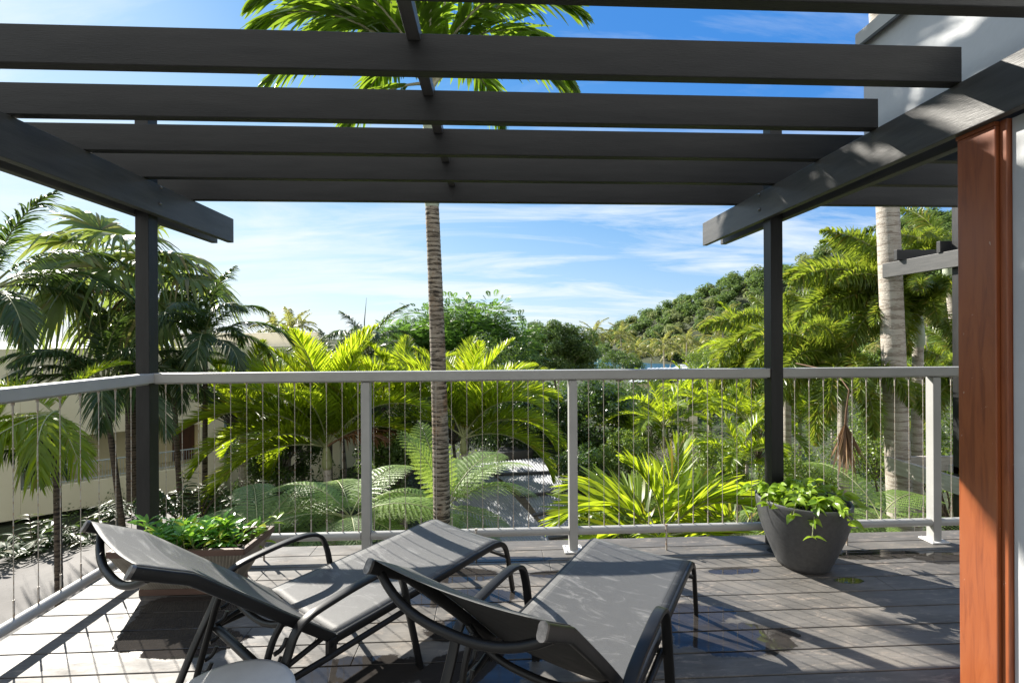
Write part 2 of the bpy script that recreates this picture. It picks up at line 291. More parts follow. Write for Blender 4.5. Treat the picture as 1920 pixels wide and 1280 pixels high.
# ------------------------------------------------------------------ object helpers
def tagp(o, label=None, cat=None, group=None, kind=None):
    if label: o['label'] = label
    if cat: o['category'] = cat
    if group: o['group'] = group
    if kind: o['kind'] = kind
    return o
def thing(name, label, cat, loc=(0, 0, 0), rz=0, group=None):
    o = bpy.data.objects.new(name, None); COL.objects.link(o); o.empty_display_size = .1
    o.location = Vector(loc) * S; o.rotation_euler = (0, 0, rz)
    return tagp(o, label, cat, group)
def link(name, me, parent=None, loc=(0, 0, 0), rot=(0, 0, 0), scale=1):
    o = bpy.data.objects.new(name, me); COL.objects.link(o); o.location = Vector(loc) * S; o.rotation_euler = rot
    if scale != 1: o.scale = (scale,) * 3 if isinstance(scale, (int, float)) else scale
    if parent: o.parent = parent
    return o
class MB:
    """python-side mesh builder for hard things (units; scaled by S at build)"""
    def __init__(s): s.v = []; s.f = []; s.m = []; s.sm = []
    def add(s, vs, fs, mi=0, smooth=False):
        k = len(s.v); s.v += [tuple(p) for p in vs]; s.f += [tuple(i + k for i in f) for f in fs]; s.m += [mi] * len(fs); s.sm += [smooth] * len(fs)
    def box(s, a, b, mi=0):
        x0, y0, z0 = a; x1, y1, z1 = b
        s.add([(x0, y0, z0), (x1, y0, z0), (x1, y1, z0), (x0, y1, z0), (x0, y0, z1), (x1, y0, z1), (x1, y1, z1), (x0, y1, z1)],
              [(0, 3, 2, 1), (4, 5, 6, 7), (0, 1, 5, 4), (1, 2, 6, 5), (2, 3, 7, 6), (3, 0, 4, 7)], mi); return s
    def tube(s, pts, r, n=10, mi=0, caps=True):
        P = [Vector(p) for p in pts]; rs = r if isinstance(r, (list, tuple)) else [r] * len(P)
        k = len(s.v); ref = Vector((0, 0, 1)); rings = []
        t0 = (P[1] - P[0]).normalized(); ref = Vector((1, 0, 0)) if abs(t0.z) > .9 else Vector((0, 0, 1)); nx = t0.cross(ref).normalized()
        for i, p in enumerate(P):
            t = (P[min(i + 1, len(P) - 1)] - P[max(i - 1, 0)]).normalized(); nx = (nx - t * nx.dot(t)).normalized(); ny = t.cross(nx)
            rings.append([p + (nx * math.cos(2 * math.pi * j / n) + ny * math.sin(2 * math.pi * j / n)) * rs[i] for j in range(n)])
        vs = [q for g_ in rings for q in g_]; fs = []
        for i in range(len(P) - 1):
            for j in range(n): fs.append((i * n + j, i * n + (j + 1) % n, (i + 1) * n + (j + 1) % n, (i + 1) * n + j))
        s.add(vs, fs, mi, True)
        if caps:
            s.add(rings[0], [tuple(range(n))[::-1]], mi); s.add(rings[-1], [tuple(range(n))], mi)
        return s
    def sweep(s, pts, w, h, side=(1, 0, 0), mi=0, rnd=.3):
        """rounded-rectangle bar: w along side, h across"""
        P = [Vector(p) for p in pts]; sd_ = Vector(side).normalized(); c = rnd * min(w, h)
        prof = []
        for sx, sy in ((1, 1), (-1, 1), (-1, -1), (1, -1)):
            cxx, cyy = sx * (w / 2 - c), sy * (h / 2 - c)
            a0 = math.atan2(sy, sx) - math.pi / 4
            for q in range(3):
                a = a0 + q * math.pi / 4; prof.append((cxx + c * math.cos(a), cyy + c * math.sin(a)))
        n = len(prof); vs = []; fs = []
        for i, p in enumerate(P):
            t = (P[min(i + 1, len(P) - 1)] - P[max(i - 1, 0)]).normalized(); x = (sd_ - t * sd_.dot(t)).normalized(); y = t.cross(x).normalized()
            vs += [p + x * a + y * b for a, b in prof]
        for i in range(len(P) - 1):
            for j in range(n): fs.append((i * n + j, i * n + (j + 1) % n, (i + 1) * n + (j + 1) % n, (i + 1) * n + j))
        s.add(vs, fs, mi, True); s.add(vs[:n], [tuple(range(n))], mi); s.add(vs[-n:], [tuple(range(n))[::-1]], mi); return s
    def lathe(s, prof, n=40, mi=0, c=(0, 0, 0), sm=True):
        vs = []; fs = []
        for r_, z in prof: vs += [(c[0] + r_ * math.cos(2 * math.pi * j / n), c[1] + r_ * math.sin(2 * math.pi * j / n), c[2] + z) for j in range(n)]
        for i in range(len(prof) - 1):
            for j in range(n): fs.append((i * n + j, i * n + (j + 1) % n, (i + 1) * n + (j + 1) % n, (i + 1) * n + j))
        s.add(vs, fs, mi, sm); return s
    def build(s, name, mats, parent=None, loc=(0, 0, 0), rot=(0, 0, 0), bevel=0, kind=None):
        me = bpy.data.meshes.new(name); me.from_pydata([(a * S, b * S, c * S) for a, b, c in s.v], [], s.f)
        for mm in (mats if isinstance(mats, (list, tuple)) else [mats]): me.materials.append(MATS[mm])
        me.polygons.foreach_set('material_index', s.m); me.polygons.foreach_set('use_smooth', s.sm)
        import bmesh
        b = bmesh.new(); b.from_mesh(me); bmesh.ops.recalc_face_normals(b, faces=b.faces); b.to_mesh(me); b.free()
        o = link(name, me, parent, loc, rot)
        if bevel:
            md = o.modifiers.new('bevel', 'BEVEL'); md.width = bevel * S; md.segments = 2; md.limit_method = 'ANGLE'; md.harden_normals = False
        if kind: o['kind'] = kind
        return o
def smooth_path(ctrl, n=6):
    """Catmull-Rom through control points"""
    P = [Vector(p) for p in ctrl]; P = [P[0] * 2 - P[1]] + P + [P[-1] * 2 - P[-2]]; out = []
    for i in range(1, len(P) - 2):
        a, b, c, d = P[i - 1:i + 3]
        for k in range(n):
            t = k / n; out.append(.5 * ((2 * b) + (c - a) * t + (2 * a - 5 * b + 4 * c - d) * t * t + (3 * b - a - 3 * c + d) * t ** 3))
    out.append(P[-2]); return out

class F:
    """numpy quad accumulator for foliage"""
    def __init__(s): s.V = []; s.Q = []; s.M = []; s.n = 0
    def add(s, V, Q, mi=0):
        s.V.append(V.reshape(-1, 3)); s.Q.append(Q.reshape(-1, 4) + s.n); s.M.append(np.full(Q.reshape(-1, 4).shape[0], mi)); s.n += V.reshape(-1, 3).shape[0]; return s
    def tube(s, P, r, n=5, mi=0):
        P = np.asarray(P, float); m = len(P); r = np.broadcast_to(r, (m,)) if np.ndim(r) else np.full(m, r)
        T = np.gradient(P, axis=0); T /= np.linalg.norm(T, axis=1)[:, None] + 1e-9
        ref = np.array([0., 0, 1]) if abs(T[0, 2]) < .9 else np.array([1., 0, 0])
        X = np.cross(T, ref); X /= np.linalg.norm(X, axis=1)[:, None] + 1e-9; Y = np.cross(T, X)
        a = np.arange(n) * 2 * np.pi / n
        V = P[:, None] + r[:, None, None] * (X[:, None] * np.cos(a)[None, :, None] + Y[:, None] * np.sin(a)[None, :, None])
        i, j = np.meshgrid(np.arange(m - 1), np.arange(n), indexing='ij'); j2 = (j + 1) % n
        s.add(V, np.stack([i * n + j, i * n + j2, (i + 1) * n + j2, (i + 1) * n + j], -1), mi); return s
    def mesh(s, name, mats):
        V = np.concatenate(s.V) * S; Q = np.concatenate(s.Q); M = np.concatenate(s.M)
        me = bpy.data.meshes.new(name); me.vertices.add(len(V)); me.vertices.foreach_set('co', V.astype(np.float32).ravel())
        me.loops.add(Q.size); me.loops.foreach_set('vertex_index', Q.astype(np.int32).ravel())
        me.polygons.add(len(Q)); me.polygons.foreach_set('loop_start', np.arange(0, Q.size, 4, dtype=np.int32))
        me.polygons.foreach_set('material_index', M.astype(np.int32))
        for mm in (mats if isinstance(mats, (list, tuple)) else [mats]): me.materials.append(MATS[mm])
        me.update(calc_edges=True); me.validate(); return me
def nrm(v): return v / (np.linalg.norm(v, axis=-1, keepdims=True) + 1e-9)
def blades(f, base, dirs, length, width, wdir, droop=.3, K=4, mi=0, prof=(.55, 1, .75, .08), rng=None):
    """many tapering strips at once: base (N,3), dirs (N,3), length (N,), width (N,), wdir (N,3)"""
    N = len(base); t = np.linspace(0, 1, K); pr = np.interp(t, np.linspace(0, 1, len(prof)), prof)
    dr = droop if np.ndim(droop) else np.full(N, droop)
    C = base[:, None] + dirs[:, None] * (length[:, None] * t)[..., None]
    C[:, :, 2] -= (dr * length)[:, None] * t ** 2
    w = wdir[:, None] * (width[:, None] * pr * .5)[..., None]
    V = np.stack([C - w, C + w], 2).reshape(-1, 3)
    n = np.arange(N)[:, None] * 2 * K + np.arange(K - 1)[None] * 2
    f.add(V, np.stack([n, n + 1, n + 3, n + 2], -1), mi)
def rachis(L, e0, bend, n=24, power=1.25, side=0.0):
    t = np.linspace(0, 1, n); el = np.radians(e0 - bend * t ** power); az = np.radians(side * t ** 2)
    d = np.stack([np.cos(el) * np.cos(az), np.cos(el) * np.sin(az), np.sin(el)], -1)
    P = np.concatenate([[[0, 0, 0]], np.cumsum((d[1:] + d[:-1]) / 2 * L / (n - 1), axis=0)])
    return P, d
def pinnate(L, e0, bend, nl=46, ll=.45, lw=.035, vee=25, droop=.35, start=.18, seed=0, mats=('leaf_palm_bright', 'midrib'), ragged=.1, rr=.014, K=4, plumose=False, fwd=(40, 22), twist=0.0):
    rng = np.random.default_rng(seed); f = F(); P, D = rachis(L, e0, bend, side=rng.uniform(-12, 12))
    f.tube(P[::2], np.interp(np.linspace(0, 1, len(P[::2])), [0, .12, 1], [rr * 1.7, rr, rr * .2]), 5, 1)
    ts = np.linspace(0, 1, len(P))
    reps = 5 if plumose else 2
    t = np.repeat(np.linspace(start, .995, nl), reps) + rng.normal(0, .25 / nl, nl * reps); t = np.clip(t, 0, 1); N = len(t)
    b = np.stack([np.interp(t, ts, P[:, k]) for k in range(3)], -1); d = nrm(np.stack([np.interp(t, ts, D[:, k]) for k in range(3)], -1))
    side = nrm(np.cross(d, [0, 0, 1.])); upv = np.cross(side, d)
    tt = (t - start) / (1 - start)
    ln = ll * (np.sin(np.clip(tt * .86 + .14, 0, 1) * np.pi) ** .55) * rng.uniform(1 - ragged, 1 + ragged, N) * np.interp(tt, [0, .08, 1], [.6, 1, .75])
    if plumose: ang = np.tile(np.arange(reps) * 2 * np.pi / reps, nl) + rng.uniform(0, 6.28, N)
    else:
        sg = np.tile([1., -1.], nl); ang = np.where(sg > 0, np.radians(vee), np.pi - np.radians(vee)) + rng.normal(0, .12, N) + twist * tt
    out = side * np.cos(ang)[:, None] + upv * np.sin(ang)[:, None]
    fw = np.radians(np.interp(tt, [0, 1], [fwd[0], 90 - fwd[1]]) + rng.normal(0, 5, N))
    dirs = nrm(out * np.cos(fw)[:, None] + d * np.sin(fw)[:, None] + rng.normal(0, .05, (N, 3)))
    wd = nrm(d - dirs * np.sum(d * dirs, -1, keepdims=True) + rng.normal(0, .25, (N, 3)))
    blades(f, b, dirs, ln, lw * rng.uniform(.75, 1.15, N), wd, droop * rng.uniform(.6, 1.4, N), K)
    return f.mesh('frond', mats)
def fanleaf(pet, e0, bend, nseg=44, sl=.55, lw=.04, seed=0, mats=('leaf_fan', 'midrib'), droop=.5, spread=150, rr=.012):
    rng = np.random.default_rng(seed); f = F(); P, D = rachis(pet, e0, bend); f.tube(P[::3], np.linspace(rr * 1.4, rr * .7, len(P[::3])), 5, 1)
    h = P[-1]; d = D[-1]; side = nrm(np.cross(d, [0, 0, 1.])); upv = np.cross(side, d)
    a = np.radians(np.linspace(-spread, spread, nseg)) + rng.normal(0, .02, nseg)
    plane = nrm(d * .8 + upv * rng.uniform(-.5, .2)); nn = nrm(np.cross(plane, side)); 
    dirs = nrm(plane[None] * np.cos(a)[:, None] + side[None] * np.sin(a)[:, None] - nn[None] * .12 * np.abs(np.sin(a))[:, None])
    ln = sl * (1 - .25 * np.abs(a) / np.pi) * rng.uniform(.88, 1.08, nseg)
    wd = nrm(np.cross(dirs, nn[None]) + nn[None] * rng.choice([-.45, .45], nseg)[:, None])
    t = np.array([0, .3, .55, .75, .9, 1.0]); w = np.array([.25, 1.0, 1.25, .7, .4, .08])
    dr = droop * rng.uniform(.5, 1.5, nseg)
    C = h + dirs[:, None] * (ln[:, None] * t)[..., None]; C[:, :, 2] -= (dr * ln)[:, None] * np.clip(t - .4, 0, 1) ** 2 * 2.4
    W = wd[:, None] * (lw * w[None, :, None]) * .5
    V = np.stack([C - W, C + W], 2).reshape(-1, 3); K = len(t); n = np.arange(nseg)[:, None] * 2 * K + np.arange(K - 1)[None] * 2
    f.add(V, np.stack([n, n + 1, n + 3, n + 2], -1), 0)
    return f.mesh('frond', mats)
def fernfrond(L, e0, bend, npin=24, pl=.36, seed=0, mats=('leaf_fern', 'midrib'), npl=15, start=.14, droop=.25):
    rng = np.random.default_rng(seed); f = F(); P, D = rachis(L, e0, bend, power=1.1, side=rng.uniform(-8, 8)); f.tube(P[::3], np.linspace(.011, .003, len(P[::3])), 5, 1)
    ts = np.linspace(0, 1, len(P)); t = np.repeat(np.linspace(start, .985, npin), 2); N = len(t)
    b = np.stack([np.interp(t, ts, P[:, k]) for k in range(3)], -1); d = nrm(np.stack([np.interp(t, ts, D[:, k]) for k in range(3)], -1))
    side = nrm(np.cross(d, [0, 0, 1.])) * np.tile([1., -1], npin)[:, None]; upv = np.cross(nrm(np.cross(d, [0, 0, 1.])), d)
    tt = (t - start) / (1 - start); ln = pl * np.sin(np.clip(tt * .8 + .2, 0, 1) * np.pi) ** .7 * rng.uniform(.93, 1.07, N)
    fw = np.radians(18 + 30 * tt); dirs = nrm(side * np.cos(fw)[:, None] + d * np.sin(fw)[:, None] + upv * .08)
    u = np.linspace(.04, 1, npl); C = b[:, None] + dirs[:, None] * (ln[:, None] * u)[..., None]; C[:, :, 2] -= (droop * ln)[:, None] * u ** 2
    C = C.reshape(-1, 3); dd = np.repeat(dirs, npl, 0); ll = np.repeat(ln, npl); uu = np.tile(u, N)
    ax = nrm(np.cross(dd, np.repeat(upv, npl, 0)))
    pw = ll * .125 * (np.sin(np.clip(uu * .75 + .25, 0, 1) * np.pi) ** .6 + .05)
    for sg in (1, -1):
        pd = nrm(ax * sg + dd * .35 + rng.normal(0, .07, C.shape)); tip = C + pd * pw[:, None]; tip[:, 2] -= pw * .22
        w = (ll / npl * .52)[:, None] * dd; mid = C + (tip - C) * .45
        V = np.stack([C, mid - w, tip, mid + w], 1); n = np.arange(len(C))[:, None] * 4 + np.arange(4)[None]
        f.add(V, n, 0)
    return f.mesh('frond', mats)
def leafcloud(f, cen, rad, n, size, rng, mi=0, flat=.75, aspect=.5, up=.5, shell=.55):
    """n diamond leaves spread through each clump"""
    cen = np.asarray(cen, float).reshape(-1, 3); m = len(cen); rad = np.broadcast_to(rad, (m,))
    N = m * n; u = nrm(rng.normal(0, 1, (N, 3))); rr = (shell + (1 - shell) * rng.random(N)) * np.repeat(rad, n)
    p = np.repeat(cen, n, 0) + u * rr[:, None] * np.array([1, 1, flat])
    nv = nrm(u * .8 + np.array([0, 0, up]) + rng.normal(0, .55, (N, 3)))
    a = nrm(np.cross(nv, rng.normal(0, 1, (N, 3)))); b = np.cross(nv, a); s = size * rng.uniform(.6, 1.3, N)
    a = a * s[:, None]; b = b * (s * aspect)[:, None]
    V = np.stack([p - a * .5, p + b * .5 - a * .05, p + a * .5, p - b * .5 - a * .05], 1)
    f.add(V, np.arange(N * 4).reshape(-1, 4), mi)
def clump_centres(rng, R_, n, flat=.7, low=-.35):
    u = nrm(rng.normal(0, 1, (n * 4, 3))); u = u[u[:, 2] > low][:n]
    r = rng.uniform(.45, 1.0, len(u)); return u * r[:, None] * np.array([R_, R_, R_ * flat])

# ------------------------------------------------------------------ ground, sea, hill
RIDGE = [(1120, 470, 11), (1180, 430, 17), (1250, 380, 31), (1320, 345, 40), (1400, 320, 49), (1500, 300, 57), (1600, 285, 68), (1720, 270, 77), (1900, 255, 86), (2200, 235, 92), (2800, 215, 92)]
RP = np.array([[*at(px, 500, d)[:2], h] for px, d, h in RIDGE])
def hill_z(x, y):
    x = np.asarray(x, float); y = np.asarray(y, float); best = np.full(x.shape, 1e9); hh = np.zeros(x.shape)
    for a, b in zip(RP[:-1], RP[1:]):
        e = b[:2] - a[:2]; L2 = e @ e; t = np.clip(((x - a[0]) * e[0] + (y - a[1]) * e[1]) / L2, 0, 1)
        d = np.hypot(x - a[0] - t * e[0], y - a[1] - t * e[1]); k = d < best
        best = np.where(k, d, best); hh = np.where(k, a[2] + t * (b[2] - a[2]), hh)
    w = 40 + hh * 1.75; q = np.clip(1 - best / w, 0, 1); q = q * q * (3 - 2 * q)
    return -12.5 + (hh + 2) * q + 2.5 * q * np.sin(x * .06 + 1) * np.cos(y * .05)
def ground_z(x, y):
    x = np.asarray(x, float); y = np.asarray(y, float)
    base = np.interp(y, [-50, 3, 8, 14, 30, 70, 130, 175, 230], [-3.3, -3.3, -3.45, -4.6, -7.2, -9.8, -11.2, -12.6, -16])
    left = np.interp(x, [-60, -14, -6, 2], [1, 1, .75, 0]) * np.clip(1 - (y - 30) / 60, 0, 1)
    base = base * (1 - left) + np.maximum(base, -3.45) * left
    right = np.interp(x, [1.5, 6, 25, 60], [0, .3, .6, 1]) * np.clip(1 - (y - 60) / 60, 0, 1)
    base = base + right * np.interp(y, [0, 10, 60], [.3, 1.2, 3.0])
    return np.maximum(base, np.where(hill_z(x, y) > -12.4, hill_z(x, y), -99))
def gz(x, y): return float(ground_z(np.array([x]), np.array([y]))[0])
def grid_mesh(name, xs, ys, zf, mat):
    X, Y = np.meshgrid(xs, ys, indexing='ij'); Z = zf(X, Y); f = F(); nx, ny = X.shape
    i, j = np.meshgrid(np.arange(nx - 1), np.arange(ny - 1), indexing='ij')
    f.add(np.stack([X, Y, Z], -1), np.stack([i * ny + j, (i + 1) * ny + j, (i + 1) * ny + j + 1, i * ny + j + 1], -1)); return link(name, f.mesh(name, mat))
def spaced(a, b, n, p=2.2):
    t = np.linspace(-1, 1, n); t = np.sign(t) * np.abs(t) ** p; return np.interp(t, [-1, 0, 1], [a, 0, b])
tagp(grid_mesh('ground', spaced(-500, 700, 150), np.concatenate([np.linspace(-60, 60, 70), np.linspace(64, 620, 90)]), ground_z, 'ground_soil'), kind='structure')
sea = MB(); sea.add([(-9000, 120, -12.2), (9000, 120, -12.2), (9000, 14000, -12.2), (-9000, 14000, -12.2)], [(0, 1, 2, 3)]); sea.build('sea', 'sea_water', kind='structure')
hd = MB(); q = [(-300 + i * 60) for i in range(30)]; vs = []; fs = []
for i in range(26):
    x = at(1080, 600, 2400).x + i * 26; h = max(0, 17 * math.sin(i / 25 * math.pi) ** .8 + 3 * math.sin(i * 1.7)); vs += [(x, 2330, -12.3), (x, 2400, -12.3 + h + 3), (x, 2480, -12.3)]
for i in range(25): fs += [(i * 3, i * 3 + 3, i * 3 + 4, i * 3 + 1), (i * 3 + 1, i * 3 + 4, i * 3 + 5, i * 3 + 2)]
hd.add(vs, fs); hd.build('headland', 'leaf_hill', kind='structure')
# lower driveway slab to the left of the deck
dv = MB(); o_ = [(-3.1, -6), (-3.1, 6.5), (-3.6, 8.6), tuple(onz(392, 950, -2)[:2]), tuple(onz(255, 957, -2)[:2]), tuple(onz(100, 1010, -2)[:2]), tuple(onz(-160, 1110, -2)[:2]), (-14, -6)]
n_ = len(o_); dv.add([(x, y, z) for z in (-2.0, -2.2) for x, y in o_], [tuple(range(n_)), tuple(range(2 * n_ - 1, n_ - 1, -1))] + [(i, n_ + i, n_ + (i + 1) % n_, (i + 1) % n_) for i in range(n_)]); dv.build('driveway', 'slab_concrete', kind='structure')

# ------------------------------------------------------------------ deck
YE = 2.925; PITCH = .1355; GAP = .006
dk = MB(); rng = random.Random(4)
y = YE; row = 0
while y > -1.6:
    y0 = y - PITCH + GAP; xs = [-2.14] + sorted(rng.uniform(-1.6, 3.2) for _ in range(2)) + [3.6]
    for a, b in zip(xs[:-1], xs[1:]):
        if b - a > .3: dk.box((a + .001, y0, -.03), (b - .001, y, 0))
        else: dk.box((a + .001, y0, -.03), (b - .001, y, 0))
    y -= PITCH
dko = dk.build('deck', 'deck_boards', bevel=.0022, kind='structure')
sf = MB()
for i in range(10): x = -2.08 + i * .6; sf.box((x, -1.5, -.17), (x + .045, YE - .05, -.032))
sf.box((-2.13, -1.6, -.2), (-2.1, YE - .03, -.034)); sf.box((-2.13, YE - .03, -.2), (3.6, YE - .004, -.034))
for x in (-2.0, .4, 2.9): sf.box((x, 2.6, -3.6), (x + .1, 2.7, -.2))
sf.build('deck_substructure', 'charcoal_timber', kind='structure')

# ------------------------------------------------------------------ pergola
pg = thing('pergola', 'dark charcoal timber pergola over the deck with wide joists on paired beams', 'pergola', (0, 2.7, 0))
def P_(mb, name, mat, bevel=.002, parent=pg, **k): return mb.build(name, mat, parent, loc=(0, -2.7, 0), bevel=bevel, **k)
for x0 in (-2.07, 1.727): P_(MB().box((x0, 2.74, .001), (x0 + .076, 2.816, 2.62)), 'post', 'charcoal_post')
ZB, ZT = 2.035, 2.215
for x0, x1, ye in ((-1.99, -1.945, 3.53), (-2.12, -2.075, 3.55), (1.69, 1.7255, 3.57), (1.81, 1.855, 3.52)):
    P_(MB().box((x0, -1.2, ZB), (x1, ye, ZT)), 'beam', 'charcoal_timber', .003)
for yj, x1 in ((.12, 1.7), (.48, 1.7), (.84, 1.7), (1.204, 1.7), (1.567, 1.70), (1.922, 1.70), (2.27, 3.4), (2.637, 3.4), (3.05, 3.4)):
    P_(MB().box((-2.55, yj, ZT + .001), (x1, yj + .042, ZT + (.130 if yj < 2.5 else .142))), 'joist', 'charcoal_timber_x_shaded', .003)
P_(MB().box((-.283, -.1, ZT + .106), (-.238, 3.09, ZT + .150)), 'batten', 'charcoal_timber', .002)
for (x, sx, pts) in ((-1.945, 1, ((302, 352), (300, 382))), (1.69, -1, ((1424, 365), (1424, 393)))):
    for px, py in pts:
        v = at(px, py, 1) - Vector((0, 0, EYE)); p = Vector((0, 0, EYE)) + v * (x / v.x); m = MB()
        m.lathe([(0, .008), (.006, .0075), (.0085, .003), (.0085, 0)], 12); m.lathe([(.013, .001), (.013, 0.0)], 12)
        P_(m, 'bolt', 'bolt_steel', 0).matrix_basis = Matrix.Translation(Vector((x + sx * .0005, p.y - 2.7, p.z)) * S) @ Matrix.Rotation(sx * math.pi / 2, 4, 'Y')

# ------------------------------------------------------------------ balustrades
def wire_mesh(z0, z1):
    m = MB(); m.tube([(0, 0, z0), (0, 0, z1)], .0018, 6); m.tube([(0, 0, z0), (0, 0, z0 + .075)], .0036, 6); m.tube([(0, 0, z1 - .055), (0, 0, z1)], .0036, 6); m.tube([(0, 0, z1 - .012), (0, 0, z1)], .006, 8)
    me = bpy.data.meshes.new('wire'); me.from_pydata([(a * S, b * S, c * S) for a, b, c in m.v], [], m.f); me.materials.append(MATS['wire_steel']); return me
WM = wire_mesh(.143, 1.043)
RY = 2.78
fb = thing('balustrade', 'grey steel balustrade with thin vertical wires along the garden edge of the deck', 'railing', (0, RY, 0))
for x0, x1 in ((-1.992, 1.726), (1.805, 3.5)):
    m = MB(); m.box((x0, -.034, 1.052), (x1, .03, 1.108)); m.box((x0 + .003, -.008, 1.043), (x1 - .003, .016, 1.0515)); m.build('top_rail', 'rail_grey', fb, bevel=.004)
for pts in (((-1.975, 0, .12), (-.79, 0, .12)), ((-.73, 0, .12), (.467, 0, .12)), ((.521, 0, .12), (2.785, 0, .12)), ((2.839, 0, .12), (3.5, 0, .12))):
    MB().tube(pts, .0245, 20).build('bottom_tube', 'rail_grey', fb)
for x in (-.758, .494, 2.812):
    m = MB().box((x - .026, -.026, .009), (x + .026, .026, 1.0425)); po = m.build('post', 'rail_grey', fb, bevel=.003)
    m = MB().box((x - .058, -.05, .0005), (x + .058, .05, .0095))
    for a in (-.045, .045):
        for b in (-.036, .036): m.lathe([(0, .016), (.006, .0155), (.007, .009)], 8, c=(x + a, b, 0))
    bp = m.build('base_plate', 'plate_white', po, bevel=.002)
k = 0
xw = -1.93
while xw < 3.4:
    if min(abs(xw - p) for p in (-.758, .494, 2.812)) > .035 and not 1.70 < xw < 1.83: link('wire', WM, fb, (xw, .002, 0))
    xw += .0935
for x in (-1.35, -.1, 1.066, 2.214):
    MB().tube([(x, -.03, .0), (x, -.03, .15)], .0055, 8).tube([(x, -.03, .15), (x, -.03, .158)], .009, 8).build('stub', 'wire_steel', fb)
RX = -2.005
lb = thing('balustrade', 'side run of grey steel balustrade from the corner post, with rusty wires over the driveway', 'railing', (RX, 0, 0))
m = MB(); m.box((-.035, -1.6, 1.052), (.035, 2.752, 1.108)); m.box((-.012, -1.6, 1.043), (.012, 2.74, 1.0515)); m.build('top_rail', 'rail_grey', lb, bevel=.004)
MB().tube([(0, -1.6, .12), (0, 2.735, .12)], .0245, 20).build('bottom_tube', 'rail_grey', lb)
yw = 2.62
while yw > .9: link('wire', WM, lb, (0, yw, 0)); yw -= .104
for y in (1.62, .4): MB().tube([(.0, y, .0), (.0, y, .15)], .0065, 8).tube([(.0, y, .15), (.0, y, .16)], .01, 8).build('stub', 'wire_steel', lb)

# ------------------------------------------------------------------ house at the right edge
hs = thing('house', 'white rendered house corner with metal parapet trim above the pergola beam', 'house', (2.4, .5, 0))
def H_(mb, name, mat, bevel=.002, parent=hs): return mb.build(name, mat, parent, loc=(-2.4, -.5, 0), bevel=bevel)
H_(MB().box((1.80, -1.5, ZT + .006), (4.5, 2.12, 2.70)), 'upper_wall', 'white_render', .003)
H_(MB().box((1.78, -1.5, 2.701), (4.6, 2.145, 2.775)), 'fascia', 'fascia_metal', .002)
H_(MB().box((1.765, -1.5, 2.688), (1.7795, 2.15, 2.7005)), 'drip_edge', 'charcoal_timber', 0)
H_(MB().box((1.75, -1.5, .001), (1.85, 1.4535, 2.033)), 'wall', 'white_render', .003)
op = thing('timber_post', 'varnished orange brown timber door post at the right edge of the deck', 'post', (1.76, 1.5, 0))
MB().box((-.04, -.022, .001), (.09, .105, 2.02)).build('post', 'orange_timber', op, bevel=.003)
MB().box((-.043, -.022, 2.0205), (.09, .108, 2.034)).build('cap', 'orange_timber', op, bevel=.001)
MB().box((-.026, -.0455, .001), (.09, -.0225, 2.034)).build('stop_bead', 'orange_timber', op, bevel=.003)

